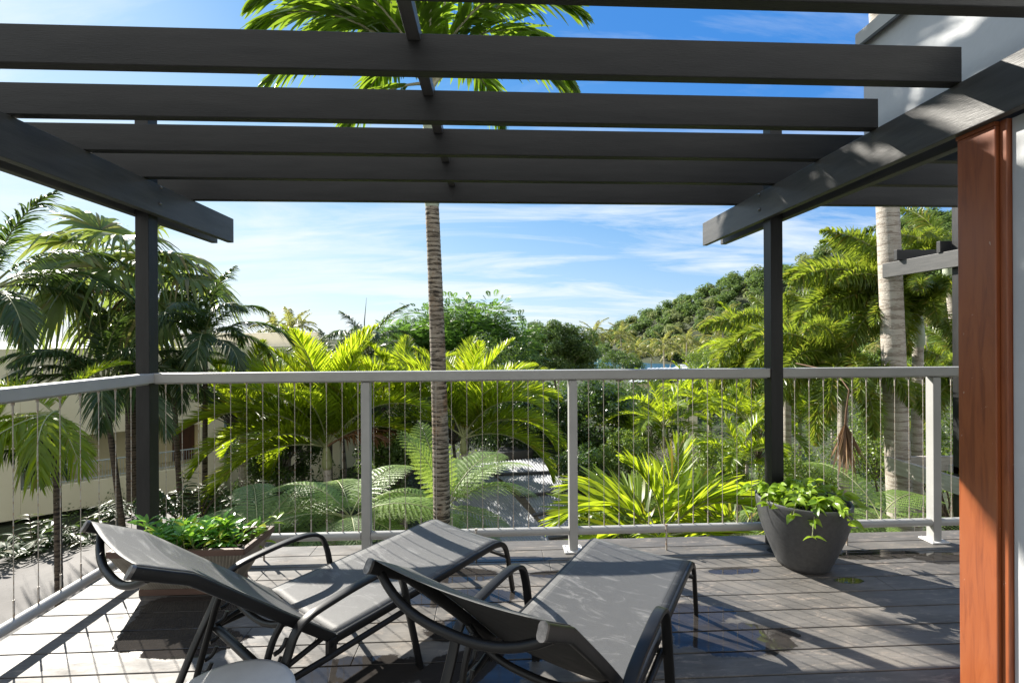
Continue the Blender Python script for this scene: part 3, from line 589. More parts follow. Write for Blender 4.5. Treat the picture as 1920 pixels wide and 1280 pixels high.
# ------------------------------------------------------------------ sun loungers
def lounger(label, loc, th, back):
    t = thing('sun_lounger', label, 'sun lounger', (*loc, 0), th, 'sun loungers on the deck'); W = .2325
    seat = smooth_path([(0, .002, .285), (0, .2, .284), (0, .5, .285), (0, .78, .287), (0, .875, .284), (0, .925, .262), (0, .952, .215), (0, .975, .12), (0, 1.0, .006)], 6)
    for sx in (-1, 1):
        m = MB(); m.sweep([(sx * W, p.y, p.z) for p in seat[:27]], .016, .029); m.box((sx * W - .009, -.004, .268), (sx * W + .009, .003, .301)); m.build('seat_rail', 'black_metal', t)
        MB().sweep([(sx * W, p.y, p.z) for p in seat[26:]], .019, .025).build('leg', 'black_metal', t)
        arm = smooth_path([(0, -.335, .004), (0, -.26, .18), (0, -.188, .325), (0, -.160, .392), (0, -.118, .425), (0, -.05, .438), (0, .08, .449), (0, .175, .447), (0, .235, .420), (0, .265, .355), (0, .283, .27), (0, .318, .12), (0, .345, .004)], 5)
        MB().sweep([(sx * (W + .034), p.y, p.z) for p in arm], .034, .0145, rnd=.28).build('armrest', 'black_metal', t)
        MB().tube([(sx * (W + .012), -.205, .245), (sx * (W + .012), -.02, .243), (sx * (W + .012), .3, .246)], .011, 10).build('underframe', 'black_metal', t)
        m = MB(); m.box((sx * (W + .003) - .012, -.034, .236), (sx * (W + .003) + .012, -.004, .298)); m.tube([(sx * (W + .017), -.02, .275), (sx * (W + .022), -.02, .275)], .006, 8); m.build('hinge_bracket', 'black_metal', t, bevel=.002)
        # notched rack
        rk = MB(); pts = smooth_path([(0, -.165, .41), (0, -.198, .36), (0, -.228, .26), (0, -.262, .14), (0, -.285, .05)], 5)
        rk.sweep([(sx * (W - .03), p.y, p.z) for p in pts], .016, .02)
        for (yy, zz) in ((-.188, .345), (-.205, .295), (-.222, .24), (-.24, .185), (-.256, .135)):
            rk.sweep([(sx * (W - .03), yy + a, zz + b) for a, b in ((-.004, -.022), (.014, -.020), (.027, -.010), (.036, .008))], .013, .012)
        rk.build('notched_rack', 'black_metal', t)
        # back rail with its kink and end cap
        bp = smooth_path([(0, a, b) for a, b in back], 5)
        m = MB(); m.sweep([(sx * W, p.y, p.z) for p in bp], .017, .031, rnd=.3); br = m.build('back_rail', 'black_metal', t)
        e = bp[-1]; d = (bp[-1] - bp[-2]).normalized()
        MB().sweep([(sx * W, e.y, e.z), (sx * W, e.y + d.y * .009, e.z + d.z * .009)], .0195, .035, rnd=.42).build('end_cap', 'bolt_steel', br)
        MB().tube([(sx * (W - .018), -.03, .3), (sx * (W - .018), -.205, .262)], .009, 8).build('strut', 'black_metal', t)
    MB().tube([(-W + .02, -.203, .258), (W - .02, -.203, .258)], .014, 12).build('prop_bar', 'black_metal', t)
    MB().tube([(-W, .938, .205), (W, .938, .205)], .010, 10).build('cross_tube', 'black_metal', t)
    MB().tube([(-W, .3, .243), (W, .3, .243)], .010, 10).build('cross_tube', 'black_metal', t)
    # sagging bow tubes under the back
    for (yy, zz, sag) in ((bp[-3].y, bp[-3].z - .01, .072), (-.15, .42, .07)):
        nx = Vector((0, -.66, -.75)); pts = []
        for i in range(17):
            u = i / 16 * 2 - 1; k = (1 - abs(u) ** 2.6) * sag; pts.append((u * W, yy + nx.y * k * .55, zz + nx.z * k))
        MB().tube(pts, .0105, 10).build('bow_tube', 'black_metal', t)
    # sling cloth, two panels
    def cloth(path, off, sag, nm):
        n = len(path); nu = 13; vs = []; fs = []
        for s_ in (0, 1):
            for i, p in enumerate(path):
                tg = (path[min(i + 1, n - 1)] - path[max(i - 1, 0)]).normalized(); nr = Vector((0, -tg.z, tg.y));
                if nr.z < 0: nr = -nr
                for j in range(nu):
                    u = j / (nu - 1) * 2 - 1; q = Vector((u * (W - .006), p.y, p.z)) + nr * (off - sag * (1 - u * u) - .0016 * s_); vs.append(q)
        for s_ in (0, 1):
            b = s_ * n * nu
            for i in range(n - 1):
                for j in range(nu - 1):
                    a = b + i * nu + j; fs.append((a, a + 1, a + nu + 1, a + nu) if s_ == 0 else (a, a + nu, a + nu + 1, a + 1))
        k = n * nu
        for i in range(n - 1):
            for j in (0, nu - 1): a = i * nu + j; fs.append((a, a + nu, a + nu + k, a + k))
        for j in range(nu - 1):
            for i in (0, n - 1): a = i * nu + j; fs.append((a, a + 1, a + 1 + k, a + k))
        m = MB(); q_ = (n - 1) * (nu - 1); m.add(vs, fs, 0, True); m.m = [0] * q_ + [1] * q_ + [0] * (len(fs) - 2 * q_); return m.build(nm, ['sling_fabric', 'sling_underside_shade'], t)
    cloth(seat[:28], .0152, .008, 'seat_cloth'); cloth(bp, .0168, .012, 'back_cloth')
    return t
lounger('black sling sun lounger with raised back, nearer the left railing beside the plant trough', (-.715, 1.723), -math.atan2(.637, .771),
        [(-.012, .292), (-.2, .462), (-.395, .640), (-.43, .668), (-.47, .690), (-.545, .732)])
lounger('black sling sun lounger with pale dried water stains, its raised back towards the viewer', (.199, 1.402), -math.atan2(.562, .827),
        [(-.012, .292), (-.19, .475), (-.385, .665), (-.42, .695), (-.455, .716), (-.53, .762)])

# ------------------------------------------------------------------ side table
tb = thing('side_table', 'small round pale grey side table beside the raised back of a lounger', 'side table', (-.72, 1.245, 0))
MB().lathe([(0, .318), (.165, .318), (.174, .321), (.176, .326), (.173, .331), (.16, .333), (0, .333)], 64).build('table_top', 'table_top', tb)
for a in (30, 150, 270):
    c, s_ = math.cos(R(a)), math.sin(R(a)); MB().tube([(c * .09, s_ * .09, .318), (c * .14, s_ * .14, .003)], .01, 10).build('leg', 'black_metal', tb)

# ------------------------------------------------------------------ potted vine and planting trough
PX, PY = 1.775, 2.535
pt = thing('plant_pot', 'large dark grey rounded pot with a leafy green vine by the right pergola post', 'plant pot', (PX, PY, 0))
prof = [(0, .001), (.115, .001), (.130, .006), (.142, .03), (.175, .11), (.205, .19), (.225, .26), (.236, .32), (.240, .365), (.240, .380), (.236, .385), (.229, .384), (.226, .375), (.222, .32), (.21, .25)]
MB().lathe(prof, 72).build('pot', 'pot_clay', pt)
m = MB(); m.lathe([(.215, .285), (.12, .30), (0, .305)], 40); m.build('soil', 'soil', pt)
def leafquads(f, base, dirs, nup, ln, wd, mi=0, curl=.25, K=5, prof=(.12, .8, 1.0, .7, .05)):
    """folded two-sided leaves: (N) leaves of 2*(K-1) quads"""
    N = len(base); t = np.linspace(0, 1, K); pr = np.interp(t, np.linspace(0, 1, len(prof)), prof); sd_ = nrm(np.cross(dirs, nup)); nn = np.cross(sd_, dirs)
    C = base[:, None] + dirs[:, None] * (ln[:, None] * t)[..., None] - nn[:, None] * (curl * ln[:, None] * t ** 2)[..., None]
    w = (wd[:, None] * pr * .5)[..., None]; Lf = C - sd_[:, None] * w + nn[:, None] * w * .35; Rt = C + sd_[:, None] * w + nn[:, None] * w * .35
    V = np.stack([Lf, C, Rt], 2).reshape(-1, 3); n = np.arange(N)[:, None] * 3 * K + np.arange(K - 1)[None] * 3
    f.add(V, np.stack([n, n + 1, n + 4, n + 3], -1), mi); f.add(V * 1.0, np.stack([n + 1, n + 2, n + 5, n + 4], -1), mi)
rg = np.random.default_rng(7); f = F()
for k in range(26):
    a = rg.uniform(0, 6.28); L = rg.uniform(.10, .30); hang = k % 9 == 0
    c0 = np.array([rg.uniform(-.12, .12), rg.uniform(-.12, .12), .30]); d = np.array([math.cos(a), math.sin(a), 0])
    pts = [c0 + d * L * u + np.array([0, 0, .12 * math.sin(u * 2.6) + .03 - (.12 * u * u if hang else .02 * u)]) for u in np.linspace(0, 1, 7)]
    f.tube(pts, .0022, 5, 1)
    B = np.repeat(np.array(pts[1:]), 3, 0); n = len(B); dr = nrm(rg.normal(0, 1, (n, 3)) * [1, 1, .35] + d * .6); upn = nrm(rg.normal(0, .45, (n, 3)) + [0, 0, 1])
    leafquads(f, B, dr, upn, rg.uniform(.035, .068, n), rg.uniform(.028, .05, n), 0, .35, prof=(.35, 1.0, .9, .5, .03))
link('foliage', f.mesh('foliage', ['leaf_vine', 'midrib']), pt)

tr = thing('planter_trough', 'tapered corrugated metal trough with brown timber rims full of glossy leafy plants', 'planter', (-1.56, 2.46, 0))
b0 = [(-.235, -.055), (.235, -.055), (.215, .085), (-.235, .085)]; t0 = [(-.33, -.135), (.32, -.135), (.335, .135), (-.33, .135)]
zb, zt = .03, .235; m = MB()
for i in range(4):
    a, b = Vector(b0[i]), Vector(b0[(i + 1) % 4]); c, d = Vector(t0[i]), Vector(t0[(i + 1) % 4]); L = (c - d).length; n = max(8, int(L / .0085)); nr = Vector(((b - a).y, -(b - a).x)).normalized(); vs = []; fs = []
    for j in range(n + 1):
        u = j / n; o = nr * (.0042 if j % 2 else -.0008); p = a.lerp(b, u) + o; q = c.lerp(d, u) + o; vs += [(p.x, p.y, zb), (q.x, q.y, zt)]
    for j in range(n): fs.append((2 * j, 2 * j + 2, 2 * j + 3, 2 * j + 1))
    m.add(vs, fs)
m.build('panel', 'trough_metal', tr)
m = MB()
for lo, z0, z1, e in ((b0, 0.001, .031, .006), (t0, .232, .262, .006)):
    for i in range(4):
        a, b = Vector(lo[i]), Vector(lo[(i + 1) % 4]); dd = (b - a).normalized(); nr = Vector((dd.y, -dd.x)); a2, b2 = a - dd * .002 + nr * e, b + dd * .002 + nr * e; a1, b1 = a2 - nr * .018, b2 - nr * .018
        a2, b2 = a2 - dd * (.002 * i), b2 + dd * (.002 * i)
        m.add([(a2.x, a2.y, z0), (b2.x, b2.y, z0), (b1.x, b1.y, z0), (a1.x, a1.y, z0), (a2.x, a2.y, z1 + .0007 * i), (b2.x, b2.y, z1 + .0007 * i), (b1.x, b1.y, z1 + .0007 * i), (a1.x, a1.y, z1 + .0007 * i)], [(0, 3, 2, 1), (4, 5, 6, 7), (0, 1, 5, 4), (1, 2, 6, 5), (2, 3, 7, 6), (3, 0, 4, 7)])
m.build('timber_rim', 'planter_timber', tr)
m = MB(); m.add([(x, y, .2) for x, y in [(-.3, -.11), (.29, -.11), (.3, .11), (-.3, .11)]], [(0, 1, 2, 3)]); m.build('soil', 'soil', tr)
f = F()
for k in range(52):
    c0 = np.array([rg.uniform(-.27, .27), rg.uniform(-.1, .1), .2]); h = rg.uniform(.05, .13); top = c0 + [rg.normal(0, .015), rg.normal(0, .015), h]; f.tube([c0, (c0 + top) / 2, top], .003, 5, 1)
    n = 9; a = np.arange(n) * 2.4 + rg.uniform(0, 6); el = rg.uniform(.1, 1.1, n); dr = np.stack([np.cos(a) * np.cos(el), np.sin(a) * np.cos(el), np.sin(el)], -1)
    leafquads(f, np.repeat(top[None], n, 0) - [0, 0, 1] * (np.arange(n) * .006)[:, None], dr, np.repeat([[0, 0, 1.]], n, 0) + rg.normal(0, .2, (n, 3)), rg.uniform(.05, .095, n), rg.uniform(.022, .036, n), 0, .3, prof=(.12, .55, 1.0, .85, .15))
link('foliage', f.mesh('foliage', ['leaf_planter', 'midrib']), tr)
f = F(); 
for c0, h, lean in (((.26, .03, .2), .14, .05), ((.31, .08, .2), .16, .11)):
    pts = [np.array(c0) + np.array([lean * u * u, 0, h * u]) for u in np.linspace(0, 1, 6)]; f.tube(pts, .0025, 5, 1); n = 6; B = np.array(pts); a = np.arange(n) * 2.2; dr = nrm(np.stack([np.cos(a), np.sin(a), .3 + 0 * a], -1))
    leafquads(f, B, dr, np.repeat([[.2, 0, 1.]], n, 0), np.full(n, .07), np.full(n, .024), 0, .5)
link('foliage', f.mesh('foliage', ['leaf_vine', 'midrib']), tr)

# ------------------------------------------------------------------ buildings beyond the deck
QB = (-10.93, 13.499, 0); AB = math.atan2(.57, .82)
cb = thing('apartment_building', 'cream rendered apartment building with a recessed balcony and pale metal rail behind the palms', 'building', QB, AB)
def B_(mb, name, mat, bevel=0, parent=cb): return mb.build(name, mat, parent, bevel=bevel)
m = MB(); m.box((-9, 0, -3.36), (-1.75, .3, 1.1)); m.box((-1.75, 0, -1.33), (2.14, .3, 1.1)); m.box((-1.75, 0, -3.36), (2.14, .14, -2.62)); m.box((2.14, -.05, -3.9), (2.78, .5, 1.1)); m.box((2.78, .25, -3.9), (6.5, .5, -2.9)); m.box((2.78, .25, -1.3), (6.5, .5, 1.1)); m.box((4.4, .25, -2.9), (6.5, .5, -1.3))
m.box((-9, .3, .95), (6.5, 6, 1.05)); B_(m, 'wall', 'cream_render', .01)
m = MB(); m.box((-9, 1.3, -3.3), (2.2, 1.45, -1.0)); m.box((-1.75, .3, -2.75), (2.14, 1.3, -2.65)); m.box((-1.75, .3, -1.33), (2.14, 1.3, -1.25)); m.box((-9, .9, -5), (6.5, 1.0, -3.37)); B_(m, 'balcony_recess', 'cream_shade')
B_(MB().box((1.45, 1.27, -2.65), (2.05, 1.297, -1.35)), 'door', 'door_brown')
B_(MB().box((-1.6, 1.27, -2.6), (-1.05, 1.297, -1.4)), 'window', 'dark_glass')
m = MB(); m.box((2.8, .2, -2.9), (2.87, .249, -1.3)); m.box((4.33, .2, -2.9), (4.4, .249, -1.3)); m.box((2.87, .2, -2.15), (4.33, .249, -2.09)); w = B_(m, 'window', 'pale_blue_metal'); MB().box((2.86, .3, -2.95), (4.35, .31, -1.25)).build('pane', 'dark_glass', w)
m = MB(); m.tube([(-1.74, .07, -2.09), (2.13, .07, -2.09)], .018, 8); m.tube([(-1.74, .07, -2.55), (2.13, .07, -2.55)], .01, 6)
for i in range(60): m.tube([(-1.72 + i * .065, .07, -2.61), (-1.72 + i * .065, .07, -2.09)], .005, 5)
B_(m, 'railing', 'pale_blue_metal')
m = MB(); m.tube([(-9, .05, 1.55), (-1.5, .05, 1.55)], .02, 8)
for i in range(76): m.tube([(-9 + i * .1, .05, 1.1), (-9 + i * .1, .05, 1.55)], .006, 5)
B_(m, 'roof_rail', 'pale_blue_metal')
p = at(408, 622, 20); q_ = at(600, 624, 17.5)
pb = thing('parapet_building', 'low pale building with a plain flat parapet roof seen between the palms', 'building', (p.x, p.y, 0), math.atan2(q_.y - p.y, q_.x - p.x))
L = (q_ - p).to_2d().length
MB().box((-3, 0, -4), (L, 5, 1.32)).build('wall', 'cream_render', pb); m = MB(); m.box((-3.1, -.12, .93), (1.2, .1, 1.63)); m.box((1.25, -.06, .93), (L, .1, 1.60)); m.box((-3.1, -.2, .86), (L + .05, .05, .93)); m.build('parapet', 'parapet_render', pb, bevel=.02)
m = MB()
for i in range(12): m.box((-2.6 + i * .62, -.011, -1.2), (-2.3 + i * .62, .002, -.2))
m.build('window', 'dark_glass', pb)

def corr(m, a, b, c, d, pitch=.078, amp=.019, along=6):
    """corrugated sheet a-b (top edge) to d-c; ribs run from the a-b edge to the d-c edge"""
    a, b, c, d = map(Vector, (a, b, c, d)); n = int((b - a).length / pitch * 4); nr = (b - a).cross(d - a).normalized()
    if nr.z < 0: nr = -nr
    vs = []; fs = []
    for i in range(n + 1):
        u = i / n; o = nr * amp * math.sin(i * math.pi / 2)
        for k in range(2): vs.append(a.lerp(b, u).lerp(d.lerp(c, u), k) + o)
    for i in range(n): fs.append((2 * i, 2 * i + 2, 2 * i + 3, 2 * i + 1))
    m.add(vs, fs, 0, True)
rb_o = at(1000, 900, 10.5); rb_o.z = -4.5
rb = thing('garden_pavilion', 'low building with a stepped grey corrugated metal roof below the deck', 'building', rb_o)
def loc_(px, py, d): return at(px, py, d) - rb_o
lv = [((905, 868, 12.4), (1035, 856, 12.8)), ((930, 892, 11.4), (1056, 887, 11.9)), ((985, 933, 10.1), (1067, 921, 10.5)), ((1008, 968, 9.2), (1064, 957, 9.5)), ((1040, 1012, 8.3), (1082, 1006, 8.5))]
for i, ((a, b), (c, d)) in enumerate(zip(lv[:-1], lv[1:])):
    m = MB(); A, B, C_, D = loc_(*a), loc_(*b), loc_(*d), loc_(*c); dz = Vector((0, 0, .05)); corr(m, A, B, C_ + dz, D + dz); m.build('roof_panel', 'corrugated_roof', rb)
    e = (C_ - D).normalized() * .12; MB().tube([D - e + dz, C_ + e + dz], .035, 8).build('step_flashing', 'roof_box', rb)
m = MB(); corr(m, loc_(905, 868, 12.4), loc_(790, 905, 11.2), loc_(930, 1060, 7.2), loc_(1040, 1012, 8.3)); m.build('roof_panel', 'corrugated_roof', rb)
A, B = loc_(930, 850, 12.9), loc_(1040, 838, 13.2); dn = Vector((0, 0, -.34)); bk = Vector((.3, 1.6, 0)); m = MB()
m.add([A, B, B + dn, A + dn, A + bk, B + bk, B + bk + dn, A + bk + dn], [(0, 1, 2, 3), (4, 5, 1, 0), (1, 5, 6, 2), (0, 4, 7, 3), (4, 5, 6, 7)]); m.build('roof_box', 'roof_box', rb)
m = MB(); m.box((-.9, 1.2, 0), (1.2, 3.4, 2.2)); m.build('wall', 'weathered_timber', rb)
for nm, pts, lab in (('house', ((1178, 716, 27), (1312, 712, 27), (1300, 688, 33), (1215, 690, 33)), 'pale roofed house with cream wall half hidden among palms above the rail line'),
                     ('boat_shed', ((1262, 691, 60), (1312, 689, 60), (1306, 682, 66), (1270, 683, 66)), 'far small grey roofed shed by the water')):
    o0 = at(*pts[0]); o0.z = gz(o0.x, o0.y); h = thing(nm, lab, 'house', o0); P4 = [at(*q) - o0 for q in pts]; m = MB(); corr(m, P4[3], P4[2], P4[1], P4[0], .3, .03); m.build('roof', 'pale_roof', h)
    m = MB(); lo = [Vector((q.x, q.y, 0)) for q in P4]; hi = [q - Vector((0, 0, .12)) for q in P4]; cc = sum(lo, Vector()) / 4
    lo = [cc + (q - cc) * .93 for q in lo]; hi = [Vector((l.x, l.y, h_.z)) for l, h_ in zip(lo, hi)]
    m.add(lo + hi, [(0, 1, 5, 4), (1, 2, 6, 5), (2, 3, 7, 6), (3, 0, 4, 7)]); m.build('wall', 'cream_render', h)

nb = thing('neighbouring_deck', 'charcoal pergola and weathered timber deck edge of the next unit on the right', 'deck', (5.6, 5.25, 0))
def N_(mb, name, mat, bevel=.004): return mb.build(name, mat, nb, bevel=bevel)
N_(MB().box((0, -.04, -3.3), (.085, .045, 2.9)), 'post', 'charcoal_post'); N_(MB().box((-.09, -3, 2.13), (-.04, .93, 2.33)), 'beam', 'charcoal_timber')
for y in (.62, .08, -.5, -1.05): N_(MB().box((-.16 if y > .5 else -.11, y, 2.332), (3, y + .05, 2.47)), 'joist', 'charcoal_timber_x_shaded')
N_(MB().box((-.07, -3.2, -.58), (-.01, .93, -.38)), 'deck_beam', 'weathered_timber'); N_(MB().box((.0, -3.2, -.36), (3, .1, -.27)), 'deck_boards', 'weathered_timber'); N_(MB().box((.05, .86, -.58), (3, .92, -.38)), 'deck_beam', 'weathered_timber')
N_(MB().box((.09, -.03, 1.04), (3, .03, 1.10)), 'top_rail', 'plate_white'); N_(MB().tube([(.09, 0, .12), (3, 0, .12)], .025, 12), 'bottom_tube', 'rail_grey', 0)
for y in (.87, .72): 
    m = MB(); m.tube([(-.075, y - 1.2, -.43 - (y < .8) * .07), (-.065, y - 1.2, -.43 - (y < .8) * .07)], .012, 8); N_(m, 'bolt', 'bolt_steel', 0)

# ------------------------------------------------------------------ palms
def trunk_mesh(p0, p1, ra, rb_, mat, ring=.062, bow=.0, n=18, rough=.05, seed=0, flare=1.25):
    rng = np.random.default_rng(seed); p0 = np.array(p0, float); p1 = np.array(p1, float); L = np.linalg.norm(p1 - p0); m = max(6, int(L / ring) * 3)
    t = np.linspace(0, 1, m); P = p0 + (p1 - p0) * t[:, None]; sd_ = np.array([1, .3, 0]); P = P + sd_ * (np.sin(t * np.pi) * bow)[:, None]
    saw = np.tile([1.0, .5, 0.], m // 3 + 1)[:m]; r = (ra + (rb_ - ra) * t) * (1 + rough * saw + rng.normal(0, rough * .35, m)); r[:max(2, m // 14)] *= np.linspace(flare, 1, max(2, m // 14))
    f = F(); f.tube(P - p0, r, n); return f.mesh('trunk', mat)
def palm(name, label, base, crown, ra, rb_, fr, tmat='palm_trunk_smooth', shaft=0, shaft_r=1.15, group=None, ring=.1, rough=.04, bow=0, cat='palm tree', seed=0, n=18, smat='crownshaft_green'):
    """fr: list of (mesh, azimuth in degrees, scale)"""
    base = Vector(base); crown = Vector(crown); t = thing(name, label, cat, base, 0, group)
    top = crown - base; d = top.normalized(); st = top - d * shaft
    link('trunk', trunk_mesh((0, 0, 0), st, ra, rb_, tmat, ring, bow, n, rough, seed), t)
    if shaft:
        m = F(); u = np.linspace(0, 1, 10); Pn = np.array(st) + np.array(d) * (shaft * u)[:, None] - np.array(d) * .01; m.tube(Pn, rb_ * np.interp(u, [0, .05, .25, .8, 1], [1.0, shaft_r, shaft_r * 1.08, shaft_r * .8, shaft_r * .55]), 16)
        link('crownshaft', m.mesh('crownshaft', smat), t)
    rg = random.Random(seed)
    for me, az, s in fr: link('frond', me, t, top + Vector((rg.uniform(-.02, .02), rg.uniform(-.02, .02), rg.uniform(-.05, .03))), (R(rg.uniform(-8, 8)), R(rg.uniform(-5, 5)), R(az)), s)
    return t
def gbase(px, d, py=800):
    p = at(px, py, d); p.z = gz(p.x, p.y) - .1; return p

# tall palm standing right behind the railing
MP = {e: pinnate(2.1, e, b, 52, .54, .064, 18, .42, .16, seed=e, mats=('leaf_palm_main', 'midrib_pale'), rr=.02, K=5, fwd=(48, 14)) for e, b in ((82, 75), (68, 100), (55, 108), (38, 92), (12, 75))}
b = at(827, 990, 5.0); b.z = gz(b.x, b.y); c = at(806, 160, 5.05)
palm('palm_tree', 'tall slender palm with ringed brown trunk rising in front of the middle of the view', b, c, .108, .074,
     [(MP[82], 95, .8), (MP[82], 250, .75), (MP[68], 20, 1.0), (MP[68], 165, 1.0), (MP[68], 280, .9), (MP[68], 335, .95), (MP[55], 60, 1.0), (MP[55], 130, .95), (MP[55], 205, 1), (MP[55], 235, .9), (MP[38], 0, .85), (MP[38], 182, .95), (MP[82], 320, .9), (MP[12], 160, .75), (MP[68], 265, .95), (MP[68], 175, 1.08), (MP[68], 5, 1.08), (MP[55], 192, 1.02), (MP[55], 15, 1.02), (MP[82], 180, .85), (MP[82], 20, .85), (MP[68], 120, .9)],
     'palm_trunk_rough', 1.35, 1.32, ring=.05, rough=.03, bow=.045, seed=3, n=28)
# bright golden palms below the deck edge
BP = {e: pinnate(2.15, e, b, 116, .56, .028, 34, .10, .12, seed=e + 7, mats=('leaf_palm_bright', 'midrib'), rr=.016, K=4, fwd=(24, 32)) for e, b in ((84, 45), (70, 70), (56, 92), (40, 105), (20, 100))}
BD = pinnate(1.2, 35, 60, 30, .4, .03, 10, .5, .2, seed=91, mats=('leaf_rust', 'dead_leaf'))
b = gbase(622, 9.4); c = at(612, 838, 9.4)
t = palm('palm_tree', 'bright yellow green palm with backlit arching fronds left of the grey railing post', b, c, .095, .075,
     [(BP[84], 90, 1.19), (BP[84], 200, 1.12), (BP[84], 320, 1.06), (BP[70], 10, 1.25), (BP[70], 150, 1.32), (BP[70], 190, 1.32), (BP[70], 100, 1.19), (BP[84], 150, 1.32), (BP[84], 20, 1.32), (BP[70], 40, 1.32), (BP[84], 260, 1.25), (BP[84], 0, 1.3), (BP[84], 60, 1.25), (BP[84], 120, 1.3), (BP[84], 175, 1.32), (BP[70], 125, 1.3), (BP[70], 60, 1.3), (BP[70], 225, 1.19), (BP[70], 340, 1.19), (BP[56], 130, 1.32), (BP[70], 260, 1.06), (BP[56], 175, 1.32), (BP[56], 210, 1.32), (BP[56], 350, 1.25), (BP[56], 60, 1.32), (BP[40], 195, 1.32), (BP[40], 170, 1.25), (BP[40], 0, 1.06), (BP[40], 235, 1.06), (BP[20], 205, 1.25), (BP[20], 150, 1.06)], 'palm_trunk_smooth', .45, 1.3, seed=5, group='bright palms under the deck edge', smat='midrib')
for az in (5, 340, 25): link('dead_frond', BD, t, c - b, (0, 0, R(az)), 1.3)
b = gbase(880, 10.2); c = at(868, 820, 10.2)
palm('palm_tree', 'bright yellow green palm whose fronds fan out to the right behind the tall trunk', b, c, .08, .06,
     [(BP[84], 70, 1.16), (BP[84], 180, 1.10), (BP[70], 20, 1.22), (BP[70], 110, 1.28), (BP[70], 170, 1.34), (BP[70], 300, 0.98), (BP[56], 0, 1.22), (BP[56], 30, 1.22), (BP[56], 150, 1.22), (BP[56], 330, 1.16), (BP[40], 350, 1.22), (BP[40], 10, 1.22), (BP[40], 185, 1.10), (BP[20], 345, 1.16), (BP[84], 10, 1.22), (BP[70], 350, 1.28), (BP[70], 60, 1.22), (BP[84], 300, 1.10), (BP[56], 15, 1.28), (BP[70], 200, 1.22)], 'palm_trunk_smooth', .35, 1.3, seed=6, group='bright palms under the deck edge', smat='midrib')
b = gbase(760, 10.5); c = at(752, 775, 10.5)
palm('palm_tree', 'bright palm further back, between the railing post and the tall trunk', b, c, .07, .05,
     [(BP[84], 100, .95), (BP[84], 220, .9), (BP[70], 30, 1.0), (BP[70], 150, 1), (BP[70], 190, 1), (BP[70], 330, .8), (BP[56], 0, 1.0), (BP[56], 180, 1), (BP[56], 75, 1), (BP[40], 200, 1.0), (BP[40], 345, 1)], 'palm_trunk_smooth', .3, 1.3, seed=8, group='bright palms under the deck edge', smat='midrib')
b = gbase(455, 9.5); c = at(455, 800, 9.5)
palm('palm_tree', 'bright palm at the far left of its group, in front of the parapet roof', b, c, .07, .05,
     [(BP[84], 100, .95), (BP[84], 220, .9), (BP[70], 30, 1.0), (BP[70], 150, .9), (BP[70], 200, .8), (BP[56], 0, 1.0), (BP[56], 75, 1), (BP[40], 345, 1), (BP[56], 300, .8)], 'palm_trunk_smooth', .3, 1.3, seed=9, group='bright palms under the deck edge', smat='midrib')
# dark feather palms
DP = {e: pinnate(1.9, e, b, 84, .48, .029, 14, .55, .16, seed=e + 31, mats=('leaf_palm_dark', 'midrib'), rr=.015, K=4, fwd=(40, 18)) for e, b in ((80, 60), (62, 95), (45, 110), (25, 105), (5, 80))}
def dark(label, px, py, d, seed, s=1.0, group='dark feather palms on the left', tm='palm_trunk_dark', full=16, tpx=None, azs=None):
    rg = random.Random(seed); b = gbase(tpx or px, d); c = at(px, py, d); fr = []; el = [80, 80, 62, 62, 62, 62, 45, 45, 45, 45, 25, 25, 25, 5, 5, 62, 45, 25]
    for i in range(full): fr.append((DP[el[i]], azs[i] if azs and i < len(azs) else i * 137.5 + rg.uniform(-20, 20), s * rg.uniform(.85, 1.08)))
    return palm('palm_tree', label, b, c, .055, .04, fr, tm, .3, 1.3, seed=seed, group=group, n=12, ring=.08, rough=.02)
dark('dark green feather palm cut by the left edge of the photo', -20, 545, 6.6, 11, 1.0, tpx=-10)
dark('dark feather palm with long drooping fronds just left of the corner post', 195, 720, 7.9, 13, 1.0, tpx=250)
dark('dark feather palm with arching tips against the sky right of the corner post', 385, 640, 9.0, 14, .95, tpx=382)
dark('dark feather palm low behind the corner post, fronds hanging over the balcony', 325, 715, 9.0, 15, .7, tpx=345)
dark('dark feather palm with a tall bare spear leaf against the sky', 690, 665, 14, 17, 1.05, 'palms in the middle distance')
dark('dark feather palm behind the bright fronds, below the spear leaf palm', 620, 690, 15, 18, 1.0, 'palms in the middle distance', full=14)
sp = MB().tube([(0, 0, 0), (-.01, 0, .6), (.06, 0, 1.35)], [.02, .016, .003], 6)
for o in list(COL.objects):
    if o.type == 'EMPTY' and o.get('label', '').startswith('dark feather palm with a tall bare spear'):
        so = sp.build('spear_leaf', 'leaf_palm_dark', o); so.location = (at(684, 640, 14) - Vector(o.location) / S) * S
# yellow hanging fronds at far left
YP = pinnate(1.5, 5, 75, 40, .42, .034, 5, .8, .1, seed=77, mats=('leaf_palm_bright', 'midrib'), rr=.012)
b = gbase(112, 5.6); c = at(105, 775, 5.6)
palm('palm_tree', 'young palm with sunlit yellow fronds hanging in front of the balcony', b, c, .045, .035, [(YP, 200, 1), (YP, 240, .95), (YP, 270, .9), (YP, 320, .8), (BP[56], 190, .55), (BP[70], 60, .5), (YP, 165, .8), (YP, 220, 1), (YP, 300, .9)], 'palm_trunk_dark', .2, 1.3, seed=21, n=10, group='dark feather palms on the left')
b = gbase(-30, 5.6); c = at(-25, 850, 5.6)
palm('palm_tree', 'low bright palm at the lower left edge, beyond the side balustrade', b, c, .045, .035, [(BP[56], 0, .55), (BP[70], 330, .5), (BP[40], 20, .55), (BP[40], 340, .5), (BP[20], 310, .55), (BP[84], 10, .5), (DP[25], 350, .5), (DP[5], 20, .5)], 'palm_trunk_dark', .2, 1.3, seed=22, n=10, group='dark feather palms on the left')
